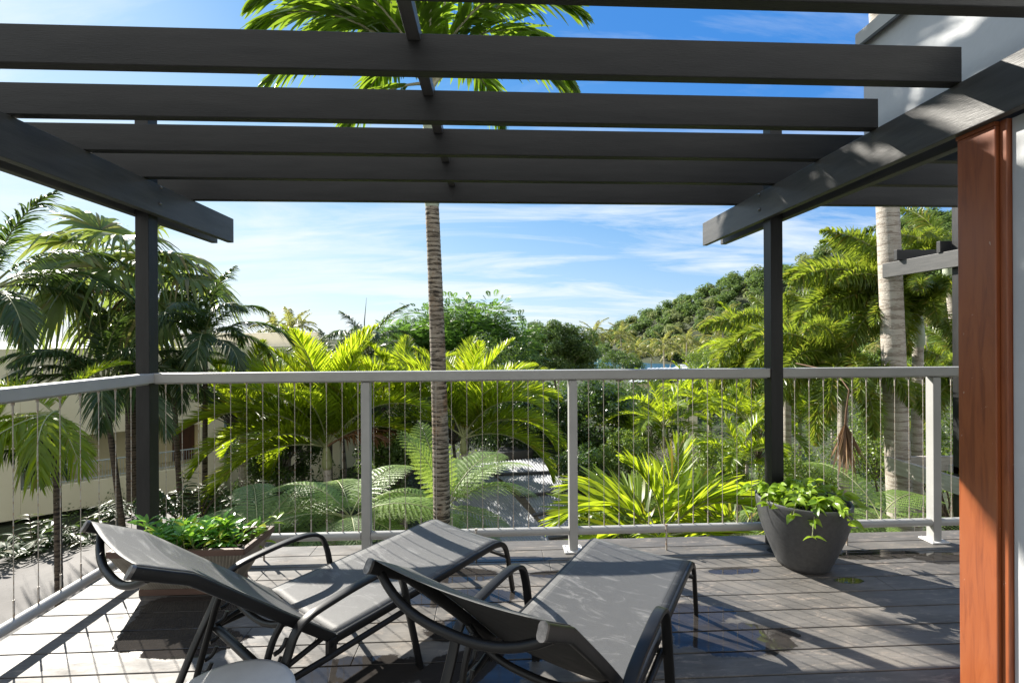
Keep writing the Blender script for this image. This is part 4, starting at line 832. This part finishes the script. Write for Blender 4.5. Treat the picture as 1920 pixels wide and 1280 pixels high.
# fan palm
FP = {e: fanleaf(1.05, e, b, 42, .78, .055, seed=e + 40, droop=dr) for e, b, dr in ((80, 25, .35), (62, 40, .5), (45, 45, .6), (28, 45, .75), (8, 40, .9), (-15, 35, 1.0))}
b = gbase(252, 9.4); c = at(243, 545, 9.4); rg = random.Random(5); fr = []
for i, e in enumerate([80, 80, 62, 62, 62, 62, 62, 45, 45, 45, 45, 45, 28, 28, 28, 28, 28, 8, 8, 8, 8, 8, -15, -15]): fr.append((FP[e], i * 137.5 + 20 + rg.uniform(-14, 14), rg.uniform(1.1, 1.32)))
t = palm('fan_palm', 'tall fan palm with drooping pleated leaves and brown seed stalks behind the corner post', b, c, .12, .10, fr, 'palm_trunk_dark', seed=31, ring=.12)
rngn = np.random.default_rng(3)
f = F()
arc = lambda az, L, e0, bd: (lambda P: np.stack([P[:, 0] * math.cos(az) - P[:, 1] * math.sin(az), P[:, 0] * math.sin(az) + P[:, 1] * math.cos(az), P[:, 2]], -1))(rachis(L, e0, bd, 12)[0])
for k in range(6):
    f = F(); P = arc(k * 1.05 + .3, rngn.uniform(.9, 1.25), rngn.uniform(15, 50), 75); f.tube(P, np.linspace(.022, .006, 12), 6, 1)
    for q in range(11, 3, -1):
        for w in range(4):
            a = rngn.uniform(0, 6.28); ln = rngn.uniform(.12, .28); e_ = P[q] + np.array([math.cos(a) * ln * .5, math.sin(a) * ln * .5, -ln]); f.tube([P[q], (P[q] + e_) / 2 + [0, 0, .02], e_], .003, 4, 1); leafcloud(f, [(P[q] + e_) / 2], .09, 16, .022, rngn, 0, 1.0, .8)
    link('seed_stalk', f.mesh('seed_stalk', ['seed_brown', 'dead_leaf']), t, c - b + Vector((0, 0, -.08)))
for k in range(4):
    f = F(); a = k * 1.5 + .6; n = 22; B = np.repeat([[math.cos(a) * .12, math.sin(a) * .12, -.1]], n, 0); dr = nrm(np.stack([math.cos(a) * .35 + rngn.normal(0, .18, n), math.sin(a) * .35 + rngn.normal(0, .18, n), np.full(n, -1.)], -1))
    blades(f, B, dr, rngn.uniform(.45, .85, n), rngn.uniform(.025, .045, n), nrm(np.cross(dr, rngn.normal(0, 1, (n, 3)))), .05, 4); link('dead_frond', f.mesh('dead_frond', 'leaf_dead'), t, c - b)

# foxtail palms on the right
XP = {e: pinnate(1.75, e, b, 118, .30, .024, 0, .28, .16, seed=e + 3, mats=('leaf_foxtail', 'midrib'), rr=.02, K=3, plumose=True, fwd=(18, 48)) for e, b in ((78, 70), (58, 95), (40, 115), (20, 110), (0, 80))}
b = gbase(1696, 6.45); c = at(1638, -260, 6.45)
palm('foxtail_palm', 'tall foxtail palm with smooth pale ringed trunk close to the right pergola post', b, c, .155, .118, [(XP[78], i * 72, .8) for i in range(5)] + [(XP[58], 36 + i * 90, .85) for i in range(4)], 'palm_trunk_smooth', 1.0, 1.2, seed=41, n=28, ring=.15, rough=.008)
def fox(label, px, py, d, seed, fr, tpx=None):
    b = gbase({42: 1712, 45: 1850, 46: 1860}.get(seed, px), d); return palm('foxtail_palm', label, b, at(px, py, d), .09, .07, fr, 'palm_trunk_smooth', .5, 1.2, seed=seed, group='foxtail palms on the right', rough=.012, ring=.15)
fox('foxtail palm whose bushy fronds arch behind the pale trunk beside the right post', 1722, 590, 7.2, 42, [(XP[58], 225, .85), (XP[40], 235, .8), (XP[58], 245, .8), (XP[58], 150, 1.3), (XP[78], 170, 1.25), (XP[58], 178, 1.35), (XP[40], 172, 1.35), (XP[78], 130, 1.2), (XP[40], 205, 1.0), (XP[58], 190, 1.05), (XP[20], 215, .8), (XP[78], 95, 1), (XP[78], 200, .9), (XP[58], 165, 1.12), (XP[58], 120, 1.0), (XP[58], 20, .9), (XP[58], 250, .75), (XP[40], 180, 1.1), (XP[40], 150, 1.1), (XP[40], 215, .9), (XP[20], 190, 1.0), (XP[20], 250, .7), (XP[40], 60, 1), (XP[0], 170, 1)])
fox('foxtail palm with hanging yellowing fronds just right of the pergola post', 1580, 690, 7.2, 43, [(XP[58], 180, 1.05), (XP[58], 130, 1.1), (XP[78], 100, 1.1), (XP[58], 215, 1), (XP[40], 200, 1.0), (XP[40], 240, .9), (XP[40], 165, 1), (XP[20], 190, 1), (XP[20], 225, 1), (XP[20], 270, .8), (XP[20], 300, .8), (XP[0], 215, 1), (XP[0], 180, .95), (XP[0], 255, .9)])
fox('foxtail palm with fronds showing left of the right pergola post', 1475, 655, 9.0, 44, [(XP[78], 100, .9), (XP[78], 230, .9), (XP[58], 165, 1.1), (XP[58], 200, 1.0), (XP[58], 20, 1), (XP[40], 150, 1), (XP[40], 190, 1.1), (XP[40], 220, 1), (XP[20], 175, 1.1), (XP[20], 210, 1.1), (XP[0], 190, 1), (XP[0], 240, 1), (XP[20], 330, 1)])
fox('foxtail palm with bright crown below the hill, behind the neighbouring pergola', 1775, 480, 8.0, 45, [(XP[78], 100, .9), (XP[58], 165, .8), (XP[58], 210, .7), (XP[58], 330, .9), (XP[40], 180, .7), (XP[40], 230, .8), (XP[40], 0, 1), (XP[20], 200, .7)])
fox('foxtail palm behind the neighbouring deck beam', 1810, 720, 8.6, 46, [(XP[78], 100, .9), (XP[58], 165, 1), (XP[58], 210, .9), (XP[40], 180, 1.1), (XP[40], 230, .8), (XP[20], 200, 1), (XP[20], 170, 1), (XP[0], 190, 1), (XP[40], 130, 1)])
# golden cane palms in the middle distance
CP = {e: pinnate(1.5, e, b, 62, .42, .032, 30, .2, .18, seed=e + 5, mats=('leaf_palm_bright', 'midrib'), rr=.012, K=3, fwd=(26, 30)) for e, b in ((82, 50), (62, 85), (42, 95), (20, 85))}
for i, (px, py, d, s, lab) in enumerate([(1245, 800, 11.5, 1.1, 'golden cane palm above the grey twiggy bush'), (1330, 765, 13, 1.1, 'golden cane palm just left of the right post, with pale sunlit fronds'), (1180, 815, 12.5, .9, 'golden cane palm beside the glossy shrub, partly in its shade'),
        (1400, 790, 11, 1.0, 'golden cane palm nearest the right post'), (1395, 660, 16, 1.3, 'golden palm with yellow fronds above the rail beside the right post'), (1290, 740, 17, 1.0, 'smaller golden cane palm near the pale roof'), (1560, 625, 15, 1.2, 'golden palm seen through the foxtail fronds'), (1385, 870, 8, .8, 'young green palm right behind the deck by the pot'), (1500, 790, 12, 1.0, 'golden cane palm behind the hanging foxtail fronds')]):
    rg = random.Random(60 + i); b = gbase(px, d); el = [82, 82, 62, 62, 62, 62, 42, 42, 42, 42, 20, 20]
    palm('palm_tree', lab, b, at(px, py, d), .045, .035, [(CP[e], k * 137.5 + rg.uniform(-15, 15), s * rg.uniform(.85, 1.1)) for k, e in enumerate(el)], 'palm_trunk_smooth', .25, 1.3, seed=60 + i, n=10, group='golden cane palms in the middle distance')
# wide leaved young palm close below the deck
WP = {e: pinnate(1.35, e, b, 26, .62, .052, 38, .16, .22, seed=e + 9, mats=('leaf_palm_bright', 'midrib'), rr=.012, K=5, fwd=(50, 6)) for e, b in ((80, 55), (60, 90), (45, 95), (28, 80))}
b = gbase(1240, 5.0); c = at(1240, 1010, 5.0)
palm('palm_tree', 'young broad leaved palm in full light below the deck, by the middle railing post', b, c, .05, .04, [(WP[80], 60, 1), (WP[80], 200, .9), (WP[60], 150, 1), (WP[60], 190, 1), (WP[60], 20, 1), (WP[60], 345, 1), (WP[45], 170, 1.0), (WP[45], 100, 1), (WP[45], 0, 1.05), (WP[28], 200, 1), (WP[28], 340, .9), (WP[45], 240, .7), (WP[28], 300, .7)], 'palm_trunk_smooth', .2, 1.3, seed=71, n=10, smat='midrib')
b = gbase(1420, 5.4); c = at(1400, 1010, 5.4)
palm('palm_tree', 'young broad leaved palm with pale shiny fronds just below the deck, behind the dark pot', b, c, .05, .04, [(WP[60], 150, .9), (WP[60], 190, .9), (WP[45], 175, 1.0), (WP[45], 100, .8), (WP[28], 190, .9), (WP[28], 160, .9), (WP[60], 40, .7), (WP[28], 20, .7)], 'palm_trunk_smooth', .2, 1.3, seed=72, n=10, smat='midrib')
# coconut palms along the shore
KP = {e: pinnate(2.8, e, b, 32, .75, .12, 12, .5, .12, seed=e + 13, mats=('leaf_coconut', 'midrib'), rr=.03, K=3) for e, b in ((75, 60), (50, 85), (25, 85), (0, 60))}
for i, (px, py, d, s) in enumerate([(1113, 628, 62, 1.15), (1163, 630, 75, 1.2), (1193, 660, 60, 1.0), (1244, 648, 66, 1.25), (1288, 640, 70, 1.2), (1312, 652, 76, 1.1), (1348, 640, 72, 1.2), (1335, 660, 60, 1.0), (1354, 605, 55, 1.1), (1262, 660, 84, 1.1), (1375, 668, 70, 1.1), (545, 618, 48, 1.1), (515, 622, 50, 1.0), (566, 610, 60, .8), (1222, 655, 92, 1.1), (1180, 650, 96, 1.1), (1400, 640, 80, 1.2), (1600, 560, 60, 1.2), (1660, 640, 40, 1.0), (1740, 600, 34, 1.1)]):
    rg = random.Random(80 + i); b = gbase(px + rg.uniform(-6, 6), d); el = [75, 75, 75, 50, 50, 50, 50, 25, 25, 25, 25, 0, 0, 0]
    side_ = ['above the round tree', 'at the foot of the hill', 'low over the water', 'in front of the forest', 'beside the shore', 'half hidden in the row', 'near the right post', 'lowest of the right cluster', 'tallest against the hill', 'between two taller ones', 'next to the right post', 'behind the parapet roof', 'at the left of the parapet roof trio', 'small and thin behind the parapet roof', 'far back by the bay', 'farthest out on the shore', 'right beside the pergola post', 'seen through the foxtail fronds', 'behind the pale trunk', 'near the neighbouring pergola'][i]
    palm('coconut_palm', 'distant coconut palm with ragged pale fronds, ' + side_, b, at(px, py, d), .13, .09, [(KP[e], k * 137.5 + rg.uniform(-18, 18), s * rg.uniform(.85, 1.1)) for k, e in enumerate(el)], 'palm_trunk_smooth', 0, seed=80 + i, n=7, ring=.5, bow=rg.uniform(-.5, .5), group='coconut palms along the shore')

# ------------------------------------------------------------------ tree ferns
TF = {e: fernfrond(1.5, e, b, 21, .40, seed=e, npl=18) for e, b in ((78, 50), (55, 80), (35, 75), (18, 60))}
TD = {e: fernfrond(1.4, e, b, 22, .36, seed=e + 1, mats=('leaf_fern_dark', 'midrib'), npl=17) for e, b in ((55, 80), (30, 70), (8, 45))}
def fern(label, px, py, d, fr, seed=0):
    b = gbase(px, d); c = at(px, py, d); t = palm('tree_fern', label, b, c, .07, .06, fr, 'palm_trunk_dark', seed=seed, n=12, cat='tree fern', group='tree ferns below the deck'); return t
fern('tree fern with a bright upright frond, right behind the tall ringed trunk', 835, 955, 5.8, [(TF[78], 120, .85), (TF[78], 165, .8), (TF[55], 20, .95), (TF[55], 50, .9), (TF[35], 8, .9), (TF[18], 185, .8), (TF[35], 160, .8), (TF[55], 90, .8), (TD[8], 310, .8), (TD[8], 280, .8), (TD[8], 335, .7)], 1)
fern('tree fern with flat grey green fronds spreading behind the grey railing post', 655, 968, 5.5, [(TF[35], 20, 1), (TF[35], 350, 1), (TF[55], 60, .9), (TF[35], 120, .9), (TF[18], 5, 1), (TF[18], 190, .9), (TD[30], 210, .9), (TF[55], 170, .8), (TF[35], 150, .9), (TD[8], 330, .8), (TD[8], 250, .7), (TD[30], 290, .7), (TF[18], 30, 1)], 2)
fern('tree fern with dull green fronds reaching left over the planting trough', 485, 1000, 5.2, [(TD[30], 180, 1), (TF[18], 165, .95), (TD[30], 150, .9), (TD[55], 120, .8), (TF[35], 30, .9), (TD[30], 10, .9), (TD[8], 350, .9), (TD[55], 60, .8), (TD[8], 200, .9), (TF[18], 190, 1), (TD[30], 90, .9)], 3)
fern('tree fern with soft green fronds to the right of the dark pot', 1650, 975, 5.3, [(TF[35], 180, .9), (TF[35], 150, .9), (TF[18], 190, .9), (TF[55], 100, .8), (TF[18], 160, .9), (TF[35], 20, .8), (TD[8], 210, .8), (TF[18], 230, .7), (TF[18], 340, .8)], 4)
fern('tree fern low behind the pot, left of its soft fronded neighbour', 1545, 985, 6.2, [(TF[35], 170, .9), (TF[35], 20, .9), (TF[18], 190, .9), (TF[55], 100, .8), (TF[18], 350, .9), (TF[35], 60, .8), (TD[8], 210, .8), (TD[8], 330, .8)], 5)
# hanging dead frond
hp = at(1585, 795, 5.6); f = F(); n = 60; B = np.repeat([[0., 0, 0]], n, 0); dr = nrm(np.stack([rngn.normal(0, .22, n), rngn.normal(0, .2, n), -np.ones(n)], -1)); blades(f, B, dr, rngn.uniform(.3, .68, n), rngn.uniform(.02, .05, n), nrm(np.cross(dr, rngn.normal(0, 1, (n, 3)))), .0, 5, 0, (.3, 1, .9, .6, .1))
f.tube([(0, 0, 0), (.01, 0, .15), (.05, 0, .42)], [.012, .01, .008], 6)
f.tube([(.05, 0, .42), (.12, .3, .62), (.0, .9, .70)], [.008, .008, .012], 6)
o = link('dead_frond', f.mesh('dead_frond', 'leaf_dead'), None, hp); tagp(o, 'brown dead palm frond hanging limp right of the pergola post', 'palm frond')

# ------------------------------------------------------------------ broadleaf trees and shrubs
def branches(f, rng, cen, base, r, mi):
    for c_ in cen:
        m1 = base + (c_ - base) * .5 + rng.normal(0, .08, 3) * np.linalg.norm(c_ - base); f.tube([base, m1, c_], [r, r * .6, r * .2], 5, mi)
def tree(name, label, px, py, d, Rr, flat, nclump, nleaf, size, mats=('leaf_tree', 'tree_bark'), seed=0, cat='tree', group=None, low=-.35, cr=.3, aspect=.5, trunk=True, tr_=.1, spray=False, up=.5):
    rng = np.random.default_rng(seed); b = gbase(px, d); c = at(px, py, d); t = thing(name, label, cat, b, 0, group); f = F(); cen = clump_centres(rng, Rr, nclump, flat, low); off = np.array(c - b)
    crd = Rr * cr * rng.uniform(.7, 1.2, len(cen))
    if spray:
        for cc, r_ in zip(cen, crd):
            m_ = nleaf // 14; u = nrm(rng.normal(0, 1, (m_, 3)) * [1, 1, .5] + [0, 0, .25]); p = cc + u * r_ * rng.uniform(.3, 1, (m_, 1)); L_ = size * 5 * rng.uniform(.7, 1.2, m_)
            k = np.linspace(.1, 1, 8); C = p[:, None] + u[:, None] * (L_[:, None] * k)[..., None]; C[:, :, 2] -= (L_[:, None] * .3 * k ** 2); sdv = nrm(np.cross(u, [0, 0, 1.])); 
            for sg in (1, -1):
                dv = nrm(sdv * sg + u * .35); ba = C.reshape(-1, 3); dd = np.repeat(dv, 8, 0); ud = np.repeat(u, 8, 0); ln = size * 1.7 * np.tile(np.sin(k * 2.6 + .3), m_)[:, None]; w = ud * size * .27; mid = ba + dd * ln * .5; tip = ba + dd * ln; tip[:, 2] -= ln[:, 0] * .2
                V = np.stack([ba, mid - w, tip, mid + w], 1); f.add(V, np.arange(len(ba) * 4).reshape(-1, 4), 0)
    else: leafcloud(f, cen, crd, nleaf, size, rng, 0, .75, aspect, up)
    link('crown', f.mesh('crown', mats[0]), t, off)
    f = F(); fork = off * .72 if trunk else off * .45; f.tube([(0, 0, 0), fork * .5 + [.1 * Rr, 0, 0], fork], [tr_ * 1.5, tr_, tr_ * .8], 9)
    branches(f, rng, cen[:: max(1, len(cen) // 26)] + off, fork, tr_ * .45, 0); link('trunk' if trunk else 'stem', f.mesh('trunk', mats[1]), t)
    return t
tree('shade_tree', 'spreading feathery leaved tree with a flat crown right behind the tall palm trunk', 868, 655, 23, 3.5, .62, 170, 620, .10, ('leaf_feathery', 'tree_bark'), 1, spray=True, low=-.5, cr=.26)
tree('shade_tree', 'lower feathery leaved tree between the spear leaf palm and the tall trunk', 772, 665, 21, 1.9, .8, 80, 560, .09, ('leaf_feathery', 'tree_bark'), 2, spray=True, low=-.6, cr=.28, group='feathery trees')
tree('tree', 'dense round dark tree with small leaves standing by the bay', 1040, 668, 38, 3.6, .85, 170, 420, .17, seed=3, low=-.6, cr=.22)
tree('tree', 'small dark tree leaning over the water at the foot of the coconut palms', 1160, 690, 50, 2.6, .7, 60, 200, .16, seed=4, low=-.4, cr=.25)
tree('tree', 'dark shaded tree under the feathery crown', 930, 735, 18, 2.4, .9, 90, 280, .10, ('leaf_tree', 'tree_bark'), 5, low=-.8, cr=.26)
tree('tree', 'dark tree filling the gap left of the tall trunk above the bright fronds', 700, 730, 17, 2.0, .9, 70, 240, .10, ('leaf_tree', 'tree_bark'), 25, low=-.8, cr=.26)
tree('tree', 'leafy green tree beside the parapet roof', 535, 690, 15, .8, .8, 30, 160, .07, ('leaf_lime', 'tree_bark'), 26, low=-.8, cr=.3)
for i, (px, py, d, r_, lab) in enumerate([(445, 735, 13, 1.0, 'dark green tree in front of the parapet building, beside the corner palms'), (560, 745, 12.5, 1.2, 'dark green tree right behind the bright palm left of the railing post'), (640, 720, 13.5, 1.1, 'dark green tree under the spear leaf palm'), (745, 840, 10, .9, 'dark low tree in shade between the railing post and the tall trunk'), (850, 760, 12, 1.3, 'dark tree directly behind the tall trunk at rail height'), (520, 850, 11, 1.0, 'very dark low tree in the shade under the bright arching fronds'), (1250, 745, 19, 1.1, 'green tree partly hiding the cream wall of the pale roofed house'), (1190, 760, 17, 1.0, 'green tree between the glossy shrub and the cane palms'), (1330, 730, 18, 1.3, 'green tree right of the pale roofed house'), (1215, 800, 15, 1.25, 'green tree below the cream wall of the pale roofed house')]):
    tree('tree', lab, px, py, d, r_, .95, 70, 190, .075, ('leaf_tree', 'tree_bark'), 140 + i, 'tree', 'dark garden trees', -.8, .28, tr_=.05)
G1 = 'glossy leaved shrubs behind the railing'
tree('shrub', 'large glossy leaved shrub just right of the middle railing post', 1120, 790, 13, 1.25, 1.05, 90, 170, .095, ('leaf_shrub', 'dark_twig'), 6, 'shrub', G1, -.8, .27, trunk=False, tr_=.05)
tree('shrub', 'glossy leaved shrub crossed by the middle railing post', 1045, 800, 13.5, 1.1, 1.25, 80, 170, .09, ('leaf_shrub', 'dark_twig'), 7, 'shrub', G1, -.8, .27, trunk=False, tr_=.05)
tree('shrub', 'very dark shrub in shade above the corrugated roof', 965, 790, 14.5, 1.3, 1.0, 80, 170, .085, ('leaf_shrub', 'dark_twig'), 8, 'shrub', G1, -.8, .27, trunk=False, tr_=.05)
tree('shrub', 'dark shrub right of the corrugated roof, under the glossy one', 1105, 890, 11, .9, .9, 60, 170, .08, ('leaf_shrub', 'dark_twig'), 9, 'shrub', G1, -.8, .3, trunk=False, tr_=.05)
G2 = 'small leaved lime green shrubs'
for i, (px, py, d, r_, lab) in enumerate([(1165, 855, 8.6, .5, 'lime green small leaved shrub with upright twigs by the glossy shrub'), (1350, 875, 8.0, .6, 'small leaved green shrub left of the right pergola post'), (1265, 905, 7.6, .6, 'small leaved green shrub under the grey twigs'), (1130, 980, 6.4, .45, 'low small leaved shrub beside the corrugated roof eave'), (1700, 840, 9.0, 1.1, 'leafy light green shrub behind the pale trunk'), (1500, 900, 8.5, .7, 'leafy green shrub behind the right pergola post'), (1790, 880, 8.0, .9, 'light green shrub under the neighbouring deck'), (1330, 690, 24, 1.3, 'rounded green shrub near the pale roofs'), (1640, 760, 11, 1.6, 'tall light green shrub mass behind the hanging fronds'), (1420, 720, 13, 1.3, 'green shrub mass left of the post, above the cane palms')]):
    tree('shrub', lab, px, py, d, r_, .9, 50 if r_ < 1 else 90, 110, .05 if d < 12 else .085, ('leaf_lime', 'dark_twig'), 40 + i, 'shrub', G2, -.7, .3, trunk=False, tr_=.025)
# broad leaved ginger like plants in the shade on the left
for i, (px, py, d, s, lab) in enumerate([(330, 900, 8.2, 1.0, 'shaded broad leaved plant behind the corner post'), (375, 915, 8.0, .9, 'shaded broad leaved plant right of the corner post'), (440, 900, 8.8, 1.0, 'dark broad leaved plant under the bright fronds'), (225, 905, 8.4, .7, 'small broad leaved plant at the base of the cream wall'), (150, 960, 7.6, .8, 'dark broad leaved plant beside the thin trunk at far left'), (60, 970, 7.2, .9, 'dark broad leaved plant at the left edge of the slab'), (520, 935, 8.0, .9, 'dark broad leaved plant in deep shade left of the bright palm stem')]):
    rng = np.random.default_rng(100 + i); b = gbase(px, d, 900); c = at(px, py + 40, d); t = thing('broadleaf_plant', lab, 'plant', b, 0, 'broad leaved plants on the left'); f = F(); off = np.array(c - b)
    for k in range(14):
        a = rng.uniform(0, 6.28); e0 = rng.uniform(45, 85); P, D = rachis(rng.uniform(.5, .8) * s, e0, 40, 10); P = np.stack([P[:, 0] * math.cos(a), P[:, 0] * math.sin(a), P[:, 2]], -1); P = P + off - np.array([0, 0, .3]); f.tube(P, .007, 4, 1)
        B = np.repeat(P[3:], 2, 0); n = len(B); sg = np.tile([1., -1], n // 2); sv = np.array([-math.sin(a), math.cos(a), 0]); fv = nrm(np.array([math.cos(a), math.sin(a), .3])); dr = nrm(sv[None] * sg[:, None] + fv[None] * .7 + rng.normal(0, .1, (n, 3)))
        leafquads(f, B, dr, np.repeat([[0, 0, 1.]], n, 0) + rng.normal(0, .2, (n, 3)), rng.uniform(.16, .26, n) * s, rng.uniform(.045, .07, n) * s, 0, .35)
    f.tube([(0, 0, 0), off * .5, off - [0, 0, .3]], .03, 6, 1)
    link('foliage', f.mesh('foliage', ['leaf_palm_dark', 'dark_twig']), t)
# grey twiggy bush
rng = np.random.default_rng(5); b = gbase(1300, 8.8); c = at(1300, 880, 8.8); t = thing('bare_bush', 'bare grey twiggy bush among the green shrubs', 'bush', b); f = F(); off = np.array(c - b)
def twig(p, d, L, r, lv):
    q = p + d * L; f.tube([p, (p + q) / 2 + rng.normal(0, L * .06, 3), q], [r, r * .85, r * .6], 4)
    if lv:
        for _ in range(3): twig(p + (q - p) * rng.uniform(.5, 1), nrm(d + rng.normal(0, .5, 3) + [0, 0, .1]), L * rng.uniform(.55, .85), r * .62, lv - 1)
for _ in range(9): twig(off + rng.normal(0, .12, 3) - [0, 0, .2], nrm(rng.normal(0, .45, 3) + [0, 0, 1]), .32, .013, 4)
f.tube([(0, 0, 0), off * .6, off - [0, 0, .15]], [.05, .04, .03], 6); link('twigs', f.mesh('twigs', 'grey_twig'), t)

# ------------------------------------------------------------------ undergrowth, far canopy and hill forest
def scatter(name, n, region, cr, leaves, size, mat, seed, hz, zf=ground_z, kind='stuff'):
    rng = np.random.default_rng(seed); X = []; 
    while len(X) < n:
        px = rng.uniform(*region[0]); d = math.exp(rng.uniform(math.log(region[1][0]), math.log(region[1][1]))); p = at(px, 700, d)
        if p.y < 3.5 or (p.x < -2.5 and p.y < 9.6 and px < 395): continue
        if 760 < px < 1095 and 5.5 < d < 14: continue
        X.append((p.x, p.y, d))
    X = np.array(X); z = zf(X[:, 0], X[:, 1]) + rng.uniform(*hz, n) * np.clip(X[:, 2] / 10, .6, 3); r_ = cr * np.clip(X[:, 2] / 10, .6, 4.5) * rng.uniform(.6, 1.3, n); f = F()
    for lo, hi in ((0, 8), (8, 16), (16, 32), (32, 64), (64, 400)):
        k = (X[:, 2] >= lo) & (X[:, 2] < hi)
        if k.any(): leafcloud(f, np.stack([X[k, 0], X[k, 1], z[k]], -1), r_[k], leaves, size * max(.7, (lo + hi if hi < 400 else 120) / 2 / 11), rng, 0, .8, .5)
    tagp(link(name, f.mesh(name, mat)), kind=kind)
scatter('undergrowth', 1000, ((-250, 2000), (4.2, 40)), .42, 75, .065, 'leaf_tree', 1, (-.1, .35))
scatter('ground_cover', 420, ((700, 2000), (4.2, 26)), .34, 75, .055, 'leaf_lime', 2, (-.1, .4))
scatter('far_canopy', 420, ((-200, 1500), (34, 120)), .5, 120, .085, 'leaf_tree', 3, (.1, .95))
def forest(name, n, mat, seed, leaves, smin, smax, size):
    rng = np.random.default_rng(seed); pts = []
    while len(pts) < n:
        px = rng.uniform(1100, 2700); d = rng.uniform(130, 470); p = at(px, 500, d)
        h = float(hill_z(np.array([p.x]), np.array([p.y]))[0])
        if h < -11.5: continue
        pts.append((p.x, p.y, h))
    pts = np.array(pts); r_ = rng.uniform(smin, smax, n); f = F(); nsub = 7
    sub = nrm(rng.normal(0, 1, (n, nsub, 3)) + [0, 0, .5]) * [1, 1, .75]; cen = pts[:, None] + sub * (r_ * .55)[:, None, None]; cen[:, :, 2] += (r_ * 1.0)[:, None]; rs = np.repeat(r_ * .55, nsub)
    leafcloud(f, cen.reshape(-1, 3), rs, leaves, size, rng, 0, .85, .7, 1.2, .8)
    tagp(link(name, f.mesh(name, mat)), kind='stuff')
forest('hill_forest', 1900, 'leaf_hill', 1, 32, 2.4, 5.6, 1.45)
forest('hill_forest', 520, 'leaf_hill_pale', 2, 32, 2.6, 5.4, 1.4)
